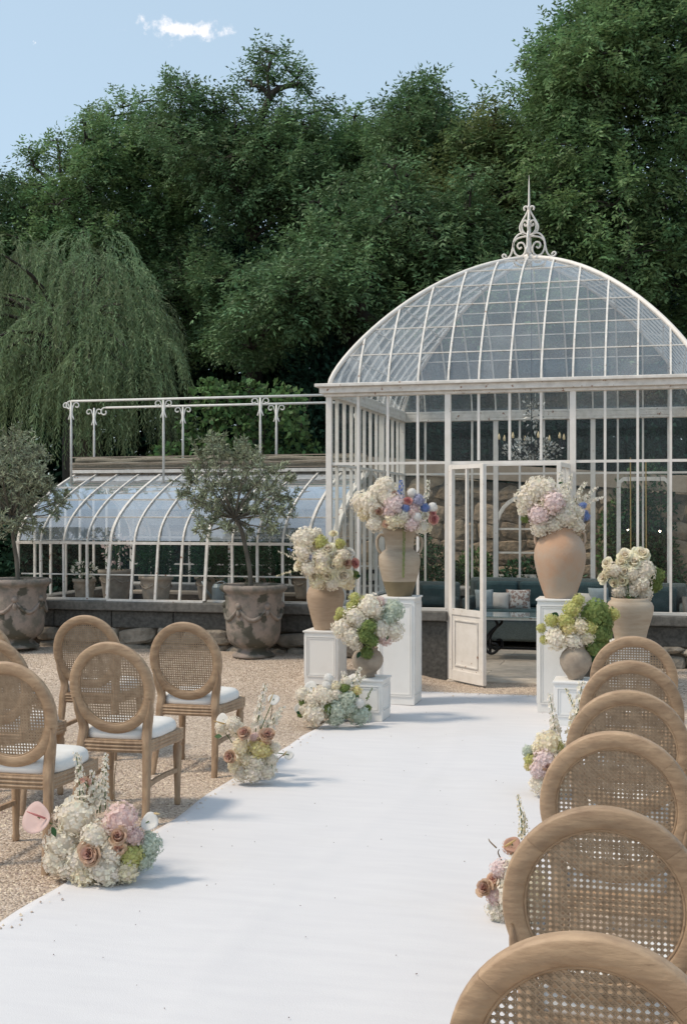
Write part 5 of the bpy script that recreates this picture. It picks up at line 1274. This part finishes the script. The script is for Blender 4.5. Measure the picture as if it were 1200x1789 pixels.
arrangement('cream roses and white hydrangea with bud sprays in the plain beige vase', at_top(V1,.40), 11.42, o3, 4,
  [(H,'white',220,485,75),(H,'white',285,455,45),(H,'lime',320,505,45),(H,'lime',455,520,36),(RS,'cream',410,450,31),(RS,'ivory',350,605,46),(PE,'ivory',372,555,48),(RS,'ivory',180,665,46),(RS,'ivory',282,615,34),(H,'lilac',262,610,22),(RS,'ivory',410,672,44),
   (PE,'ivory',475,735,62),(RS,'cream',370,738,46),(RS,'cream',280,745,44),(H,'cream',300,785,48),(H,'white',400,790,48),(H,'cream',515,785,48),(H,'white',480,590,48),(RS,'pure',520,575,34),(RS,'coral',556,655,34),(RS,'dusty',500,650,36),(H,'white',200,580,60),(H,'white',245,690,55),(H,'cream',340,680,55),(H,'cream',440,640,50),(H,'green',560,735,28),(H,'white',330,620,50)],
  spikes=[('white',(220,640),(85,450),22,.8),('white',(200,660),(20,570),20,.5,.3),('cream',(180,700),(10,745),20,.5,.35),('white',(190,600),(130,490),26,1),('blue',(150,600),(95,550),22,.6,.5)], leavesl=[(575,745,40,.3,'leaf_s')])
arrangement('multicoloured bouquet with coral roses and blue delphinium in the two-handled amphora', at_top(V2,.56), 10.75, o3, 4,
  [(H,'white',598,222,60),(H,'white',672,235,75),(H,'white',775,122,68),(H,'white',715,165,62),(H,'cream',630,310,44),(H,'white',700,372,56),(H,'pink',830,242,70),(H,'pink',800,290,50),(RS,'dusty',835,172,30,-.03),(RS,'dusty',730,292,30,-.03),(H,'cream',820,352,55),(H,'cream',878,352,42),(RS,'peach',780,378,32,-.03),
   (RS,'coral',930,217,34,-.03),(H,'blue',916,268,28,-.03),(B_,'pure',957,160,34),(H,'lilac',1000,212,38),(B_,'pure',992,327,35,-.04),(H,'blush',960,288,50),(H,'pink',955,372,52),(H,'blue',1048,265,26),(B_,'pure',1101,262,34),(RS,'white',1050,320,28),(RS,'coral',1106,345,38),(RS,'coral',1100,300,26),(H,'white',1025,405,42),(H,'cream',1065,405,30),(H,'white',800,200,60),(H,'white',900,320,50)],
  spikes=[('blue',(885,230),(885,75),30,1.2),('white',(1045,220),(1072,70),26,1),('lilac',(1000,260),(985,170),24,1)], leavesl=[(1040,400,50,-1.2,'leaf_s'),(1010,440,50,-.8,'leaf_s')], hang=((905,350),(897,750)))
o4 = (880, 820)
arrangement('white and pink hydrangea with white blossom branches in the terracotta amphora', at_top(V4,.56), 10.42, o4, 4,
  [(H,'white',170,200,78),(H,'white',292,135,74),(H,'white',225,150,80),(H,'white',150,272,50),(H,'pink',345,228,72,-.03),(H,'pink',242,312,62,-.03),(H,'white',252,400,62),(H,'white',350,382,60),(H,'white',430,330,75),(H,'white',500,385,56),(H,'white',440,268,60),(H,'cream',300,250,60),(H,'green',150,338,28),(H,'blue',565,322,34),(H,'blue',550,248,22),(H,'blue',456,246,15,-.03),(H,'white',520,300,40),(H,'white',400,200,50)],
  spikes=[('white',(425,235),(388,15),34,1.3,.1),('white',(430,210),(470,30),34,1.2,.1),('white',(470,280),(572,85),34,1.3),('white',(500,280),(650,120),32,1.2),('white',(500,260),(705,190),34,1.3),('white',(520,300),(620,200),30,1)], leavesl=[(385,95,30,.5,'leaf_s')])
arrangement('ivory roses with white hydrangea and green viburnum in the pale jar', at_top(V6,.34), 11.15, o4, 4,
  [(RS,'ivory',722,655,38),(H,'white',772,702,50),(PE,'ivory',845,602,54),(RS,'cream',822,645,42),(RS,'ivory',905,645,52),(PE,'ivory',958,590,62),(RS,'ivory',845,712,46),(RS,'ivory',700,752,44),(RS,'cream',828,772,42),(RS,'cream',770,792,34),(H,'white',982,702,62),(H,'white',950,792,66),(H,'white',808,848,50),(H,'white',975,862,58),(H,'white',890,850,50),(H,'green',1062,742,52),(H,'green',1050,802,50),(H,'white',900,730,50),(H,'cream',740,700,40)],
  leavesl=[(850,820,40,-.5,'leaf_s'),(1000,750,50,.2,'leaf_s')])
o5 = (860, 780); s5 = 3.53
arrangement('lime and green viburnum with white hydrangea in the round pot on the right', at_top(V5,.25), 9.85, o5, s5,
  [(H,'lime',528,945,36),(H,'lime',490,1000,45),(H,'lime',455,1068,42),(H,'lime',362,1068,38),(H,'lime',300,1118,26),(H,'lime',318,1188,26),(H,'lime',745,1032,34),(H,'green',640,1022,74),(H,'green',665,1152,64),(H,'green',625,1235,56),(H,'white',395,1182,58),(H,'white',500,1192,55),(H,'lime',598,1118,46),(H,'cream',540,1105,50),(H,'cream',580,1168,44),(H,'yellow',470,1120,44),(H,'green',700,1090,40)],
  leavesl=[(600,1280,80,-.9,'leaf_s'),(620,1080,50,.4,'leaf_s'),(400,1040,50,2.6,'leaf_s')])
o6 = (500, 1020)
arrangement('white and mint hydrangea with trailing green flowers in the round pot on the left', at_top(V3,.21), 9.9, o6, 5,
  [(H,'lime',600,122,46),(H,'lime',688,130,32),(H,'lime',572,192,40),(H,'lime',475,250,40),(H,'lime',447,292,28),(H,'white',735,195,88),(H,'white',600,275,80),(H,'white',485,385,74),(H,'white',572,445,85),(H,'white',610,530,46),(H,'mint',935,225,80),(H,'mint',895,290,60),(H,'white',822,385,82),(H,'white',930,405,84),(H,'blush',860,470,58),(H,'green',722,372,70,-.03),(H,'green',690,435,66,-.03),(H,'green',742,482,56,-.03),(H,'green',705,598,52,.0),(H,'blush',820,152,38),(H,'white',660,330,60)],
  leavesl=[(845,485,90,.6,'leaf_d'),(640,600,60,-2,'leaf_s')])
b7 = P(592, 893, 9.72); b7 = (b7.x, b7.y, ZL)
arrangement('low floor arrangement of white and mint hydrangea before the short left pedestal', b7, 9.62, o6, 5,
  [(H,'white',142,962,56),(H,'white',330,962,80),(H,'white',252,1125,96),(H,'white',180,1085,55),(H,'white',235,1015,62),(B_,'pure',370,820,46),(B_,'pure',356,885,46),(H,'cream',432,890,42),(H,'green',512,905,44),(H,'green',372,1080,44),(H,'green',150,1030,34),(H,'green',130,1130,34),(H,'yellow',612,930,42),(H,'mint',530,1000,70),(H,'mint',450,1085,76),(H,'mint',430,1170,60),(H,'mint',552,1075,60),(H,'mint',645,1140,78),(B_,'pure',637,1037,46,-.03),(H,'green',712,1080,30),(H,'white',520,850,40),(H,'white',430,960,50)],
  spikes=[('white',(580,870),(650,725),40,1),('white',(540,880),(500,760),40,1),('white',(600,900),(690,800),36,.8),('green',(700,1020),(752,905),16,.8)],
  anths=[('pure',215,900,58,.3,(240,900),(238,950)),('pure',115,1085,46,1.2,(150,1080),(110,1090)),('pure',600,1110,36,.5,(560,930),(520,985))], leavesl=[(120,1130,50,2.5,'leaf_s'),(600,960,60,-.4,'leaf_d')])
arg = 'aisle flower arrangements in low white bowls'
oA = (0, 1300)
bA = P(187, 893, 5.60); bA = (bA.x, bA.y+.03, ZL)
arrangement('large aisle arrangement with pale pink anthurium and two brown roses, front left', bA, 5.62, oA, 4,
  [(H,'white',530,508,118),(H,'white',445,680,112),(H,'white',410,800,92),(H,'blush',845,530,100),(H,'white',665,645,92),(H,'cream',600,900,86),(H,'white',735,860,108),(H,'lime',925,770,76),(H,'mint',1038,700,84),(H,'mint',1010,800,66),(RS,'dusty',635,768,80,-.05),(RS,'dusty',826,642,66,-.05),(PE,'peach',822,725,50,-.02),(H,'cream',890,870,80),(H,'white',760,905,84),(H,'white',560,800,90),(H,'blush',940,640,62),(H,'white',770,760,80),(H,'white',480,860,70)],
  spikes=[('white',(560,430),(532,55),44,1.1,.05),('white',(590,400),(555,70),36,.7,.3),('white',(650,440),(645,180),44,1.1),('white',(700,480),(745,60),36,.9,.2),('white',(740,470),(752,95),36,.9),('white',(700,460),(690,240),50,1.2),('white',(680,480),(720,300),50,1.2),('peach',(620,300),(580,235),50,.8,.4),('stick',(800,400),(815,125),10),('lilac',(600,700),(570,680),26,1,.0)],
  anths=[('blush',265,505,118,-.55,(320,515),(190,467)),('pure',1042,535,66,.5,(1080,480),(1120,485)),('pure',650,595,40,.2,(640,590),(650,560))], leavesl=[(640,690,60,.8,'leaf_s'),(370,590,70,-.9,'leaf_s')], group=arg, bowl=.105)
oB = (360, 1160); sB = 6.667
bB = P(446, 893, 7.64); bB = (bB.x, bB.y+.03, ZL)
arrangement('small aisle arrangement with three dusty roses beside the nearest-aisle rear chair', bB, 7.62, oB, sB,
  [(H,'white',552,1240,112),(H,'white',410,1262,92),(H,'white',715,1232,96),(H,'cream',400,960,90),(H,'cream',340,1180,80),(H,'yellow',620,975,105),(H,'yellow',700,1010,70),(RS,'dusty',450,803,84,-.04),(RS,'dusty',712,822,88,-.04),(RS,'dusty',288,1072,84,-.04),(H,'white',320,700,90),(H,'white',180,745,66),(H,'white',800,960,60),(H,'white',580,1120,90),(H,'peach',690,890,60),(H,'cream',470,1100,80),(H,'blush',570,850,60),(H,'white',760,1110,70)],
  spikes=[('white',(575,790),(690,225),74,1.1,.1),('white',(640,780),(610,480),66,.8,.2),('white',(700,740),(905,490),66,1,.2),('white',(720,760),(860,600),66,1),('stick',(740,720),(785,320),10),('stick',(800,1130),(945,1010),10)],
  anths=[('pure',200,640,84,-.5,(250,700),(90,655)),('pure',790,400,70,.5,(740,440),(785,330)),('pure',965,1050,60,1.0,(900,1060),(940,1010))], leavesl=[(540,1090,130,.2,'leaf_d'),(720,1110,130,-.9,'leaf_d'),(170,840,90,3.0,'leaf_d')], group=arg, bowl=.075)
oC = (820, 1200); sC = 4.066
bC = P(965, 893, 7.30); bC = (bC.x, bC.y, ZL)
arrangement('aisle arrangement with pink hydrangea half hidden by the third right chair', bC, 7.25, oC, sC,
  [(H,'cream',555,405,84),(H,'cream',490,440,50),(H,'lime',432,515,42),(H,'yellow',420,560,30),(H,'mint',415,452,36),(H,'pink',535,515,70,-.02),(H,'pink',490,578,60,-.02),(RS,'dusty',548,560,42,-.05),(H,'white',500,680,66),(H,'lime',628,425,42),(H,'white',600,620,80),(H,'cream',620,520,70),(H,'white',700,560,80),(H,'white',690,450,60),(H,'white',560,720,50),(H,'white',640,700,70)],
  spikes=[('white',(610,380),(568,45),40,1.0,.15),('white',(620,380),(600,200),50,1.2),('cream',(690,360),(775,150),34,.9),('cream',(770,200),(680,5),26,.7,.3),('white',(740,300),(800,-40),60,1.2)], group=arg, bowl=.09)
bD = P(905, 893, 5.15); bD = (bD.x, bD.y, ZL)
arrangement('aisle arrangement with a lone dusty rose behind the second nearest right chair', bD, 5.12, oC, sC,
  [(RS,'dusty',112,1425,64,-.03),(H,'pink',215,1290,62),(H,'peach',290,1130,48),(H,'white',195,1575,66),(H,'white',240,1640,60),(H,'white',300,1480,110),(H,'white',330,1330,100),(H,'blush',180,1480,60),(H,'white',420,1560,110),(H,'cream',430,1400,110),(H,'white',330,1630,80),(PE,'peach',170,1370,48)],
  spikes=[('cream',(368,1080),(340,765),34,1,.05),('cream',(390,1050),(375,880),34,.9),('stick',(225,1225),(210,1150),10),('stick',(190,1140),(135,1075),10)],
  anths=[('peach',300,1110,60,.6,(250,1130),(330,1080))], ctr=(905,1560), group=arg, bowl=.1)

# ------------------------------------------------------------------ chairs
def make_chair():
    t = thing('oval_back_chair', 'x', 'chair', (0,0,0), 0, 'oval cane-back oak chairs with white seats')
    TILT = R(11); cz, cy = .722, -.245; A_, B2 = .242, .256
    def op(a, b, d=0.0):      # oval-plane coordinates -> local
        return Vector((a, cy-b*math.sin(TILT)-d*math.cos(TILT), cz+b*math.cos(TILT)-d*math.sin(TILT)))
    # ring with a softened rectangular section, cut in four lengths as the joiner made it
    sec = [(-.026,-.012),(-.022,-.017),(0,-.0185),(.022,-.017),(.026,-.012),(.026,.011),(.022,.015),(0,.0165),(-.022,.015),(-.026,.011)]
    n = 72
    def ring_part(t0, t1, nm):
        q = MB(); vs = []; fs = []; m = int(n*(t1-t0)/(2*math.pi))+1; k = len(sec)
        for i in range(m+1):
            th = t0+(t1-t0)*i/m; c_, s_ = math.cos(th), math.sin(th); nr = Vector((c_*B2, s_*A_)).normalized()
            for (u, d) in sec: vs.append(op((A_-.026)*c_+nr.x*u, (B2-.026)*s_+nr.y*u, d))
        for i in range(m):
            for j in range(k): fs.append((i*k+j, (i+1)*k+j, (i+1)*k+(j+1)%k, i*k+(j+1)%k))
        fs += [tuple(range(k)), tuple(m*k+j for j in range(k))[::-1]]
        q.add(vs, fs); o = q.build(nm, M['wood_ring'], t, local=True)
        for p in o.data.polygons: p.use_smooth = len(p.vertices) == 4
        o.data.set_sharp_from_angle(angle=R(50)); return o
    g_ = .0012
    for a0, a1 in ((42,138),(138,222),(222,318),(318,402)): ring_part(R(a0)+g_, R(a1)-g_, 'back_rim')
    # bead on the inner edge of the rim
    q = MB(); q.tube([op((A_-.054)*math.cos(2*math.pi*i/48), (B2-.054)*math.sin(2*math.pi*i/48), .006) for i in range(48)], .0045, 6, closed=True); q.build('inner_bead', M['wood_ring'], t, sm=True, local=True)
    # cane webbing
    ea, eb = A_-.050, B2-.050; q = MB(); P_ = .0150
    def clip(p, d):
        a = (d[0]/ea)**2+(d[1]/eb)**2; b = 2*(p[0]*d[0]/ea**2+p[1]*d[1]/eb**2); c = (p[0]/ea)**2+(p[1]/eb)**2-1; D = b*b-4*a*c
        if D <= 0: return None
        D = math.sqrt(D); return (-b-D)/(2*a), (-b+D)/(2*a)
    def strand(p, d, w_, off):
        r_ = clip(p, d)
        if not r_ or r_[1]-r_[0] < .01: return
        a = (p[0]+d[0]*r_[0], p[1]+d[1]*r_[0]); b = (p[0]+d[0]*r_[1], p[1]+d[1]*r_[1]); L = math.hypot(*d); nx_, ny_ = -d[1]/L*w_/2, d[0]/L*w_/2
        vs = [op(a[0]-nx_,a[1]-ny_,off), op(a[0]+nx_,a[1]+ny_,off), op(b[0]+nx_,b[1]+ny_,off), op(b[0]-nx_,b[1]-ny_,off)]
        vs += [op(a[0]-nx_,a[1]-ny_,off+.0008), op(a[0]+nx_,a[1]+ny_,off+.0008), op(b[0]+nx_,b[1]+ny_,off+.0008), op(b[0]-nx_,b[1]-ny_,off+.0008)]
        q.add(vs, [(0,1,2,3),(7,6,5,4),(0,4,5,1),(2,6,7,3),(1,5,6,2),(3,7,4,0)])
    for k in range(-17, 18):
        for s_ in (-1,1):
            strand((k*P_+s_*.0017, 0), (0,1), .0027, .000); strand((0, k*P_+s_*.0017), (1,0), .0027, .0010)
    for k in range(-30, 31):
        strand((k*P_+P_/2, 0), (1,1), .0030, .0019); strand((k*P_+P_/2, 0), (1,-1), .0030, .0028)
    q.build('cane_panel', M['cane'], t, local=True)
    # rear legs run up into the rim
    for sx in (-1, 1):
        ctrl = [op(sx*.219, -.055, .002), op(sx*.212, -.120, .002), op(sx*.192, -.185, 0), op(sx*.183, -.235, 0), Vector((sx*.186, -.218, .42)), Vector((sx*.190, -.222, .36)), Vector((sx*.197, -.245, .20)), Vector((sx*.207, -.285, .03)), Vector((sx*.209, -.292, 0))]
        pts = cr(ctrl, 4); m = len(pts); vs = []; fs = []
        for i, p in enumerate(pts):
            f = i/(m-1); w_ = (.010+.042*min(1,f*4)) if f < .25 else (.052-.002*f if f < .55 else .050-.020*(f-.55)/.45); d_ = .034-.006*f
            ring_ = [(-1,-.6),(-.6,-1),(.6,-1),(1,-.6),(1,.6),(.6,1),(-.6,1),(-1,.6)]
            for a, b in ring_: vs.append(p+Vector((a*w_/2, b*d_/2, 0)))
        for i in range(m-1):
            for j in range(8): fs.append((i*8+j, i*8+(j+1)%8, (i+1)*8+(j+1)%8, (i+1)*8+j))
        fs += [tuple(range(8)), tuple((m-1)*8+j for j in range(8))[::-1]]
        q = MB(); q.add(vs, [f_[::-1] for f_ in fs]); q.build('rear_leg', M['wood'], t, sm=True, local=True)
    # front legs: turned and fluted
    for sx in (-1, 1):
        q = MB(); c_ = (sx*.205, .205, 0)
        q.lathe([(.014,0),(.018,.01),(.020,.03),(.016,.045),(.0165,.06),(.022,.22),(.026,.33),(.020,.345),(.028,.36),(.028,.372)], 20, c_, lobes=lambda a, z: (-.0018*(math.cos(a*10) > 0) if .06 < z < .33 else 0)); q.build('front_leg', M['wood'], t, sm=True, local=True)
        q = MB(); q.box((c_[0],c_[1],.405), (.058,.058,.068)); q.build('leg_block', M['wood'], t, local=True, bevel=.004)
        q = MB(); q.strip([(sx*.198,-.245,.200),(sx*.196,-.1,.207),(sx*.199,.05,.207),(sx*.204,.19,.20)], .018, .024); q.build('side_stretcher', M['wood'], t, local=True)
    # seat rails with three reeds
    outl = [(-.190,-.20),(-.205,.0),(-.222,.14),(-.222,.19)]
    def rail(pts, nm):
        q = MB()
        q.strip([Vector((p[0],p[1],.405)) for p in pts], .030, .066)
        tdir = Vector((pts[-1][0]-pts[0][0], pts[-1][1]-pts[0][1], 0)).normalized()
        for z_ in (.386,.405,.424):
            cen_ = Vector((0,0,0)); q.tube([Vector((p[0],p[1],z_))+(Vector((p[0],p[1],0)).normalized()*.014) for p in pts], .0085, 6)
        q.build(nm, M['wood'], t, local=True)
    rail(outl, 'seat_rail'); rail([(-p[0],p[1]) for p in outl], 'seat_rail')
    rail([(-.165,-.212),(-.06,-.215),(.06,-.215),(.165,-.212)], 'seat_rail')
    rail([(-.17,.208),(-.08,.228),(0,.235),(.08,.228),(.17,.208)], 'seat_rail')
    # cushion
    bm = bmesh.new(); loopn = 40; rings_ = [(1.0,.439),(1.012,.446),(1.02,.462),(1.0,.484),(.93,.500),(.75,.508),(.4,.512),(.0,.513)]
    out_ = []
    for i in range(loopn):
        th = 2*math.pi*i/loopn; c_, s_ = math.cos(th), math.sin(th); e = 4.5
        rr_ = (abs(c_)**e+abs(s_)**e)**(-1/e); x = rr_*c_; y = rr_*s_
        wx = .205+.022*(y*.5+.5); out_.append((x*wx, y*.210+.005+(.02*(1-x*x) if y > 0 else 0)))
    rv = []
    for (k_, z_) in rings_[:-1]: rv.append([bm.verts.new((x*k_, y*k_, z_)) for x, y in out_])
    top_ = bm.verts.new((0,0,.514)); bot_ = bm.verts.new((0,0,.439))
    for a, b in zip(rv, rv[1:]):
        for i in range(loopn): bm.faces.new((a[i], a[(i+1)%loopn], b[(i+1)%loopn], b[i]))
    for i in range(loopn): bm.faces.new((rv[-1][i], rv[-1][(i+1)%loopn], top_)); bm.faces.new((rv[0][(i+1)%loopn], rv[0][i], bot_))
    me = bpy.data.meshes.new('cushion'); bm.to_mesh(me); bm.free(); me.materials.append(M['cushion'])
    for p in me.polygons: p.use_smooth = True
    o = bpy.data.objects.new('seat_cushion', me); COL.objects.link(o); o.parent = t
    return t
proto = make_chair()
spec_chairs = [  # top of the oval in the photo, turn, label
 (1024,1636,.00,'nearest right-hand chair, cropped by the bottom edge, with a dark crack in its rim'),
 (1050,1412,.015,'second nearest chair of the right row, its cane panel fully in view'),
 (1076,1280,-.01,'third chair from the camera in the right row'),
 (1094,1207,.02,'fourth chair from the camera in the right row, above the pink aisle flowers'),
 (1103,1155,-.015,'fifth chair from the camera in the right row, second farthest'),
 (1105,1112,.01,'farthest chair of the right row, below the pale jar'),
 (320,1087,.0,'left-side chair standing alone nearest the pedestals, dark cane against gravel'),
 (187,1122,.03,'left aisle chair between the two aisle flower arrangements'),
 (5,1157,.02,'nearest left chair, cut by the left edge behind the pink anthurium'),
 (144,1075,.06,'left chair partly behind the middle aisle chair, in front of the low greenhouse'),
 (-26,1114,.04,'second left-edge chair, just its rim and white seat showing'),
 (-46,1082,.05,'farthest left-edge chair, a sliver of rim under the left urn'),
]
for k, (px, py, rz, lb) in enumerate(spec_chairs):
    Z = F*.70/(py-893.5); p = P(px, py, Z); loc = (p.x, p.y+.295, .0)
    c = proto if k == 0 else copy_thing(proto, loc, rz, lb)
    if k == 0: proto.location = loc; proto.rotation_euler = (0,0,rz); proto['label'] = lb
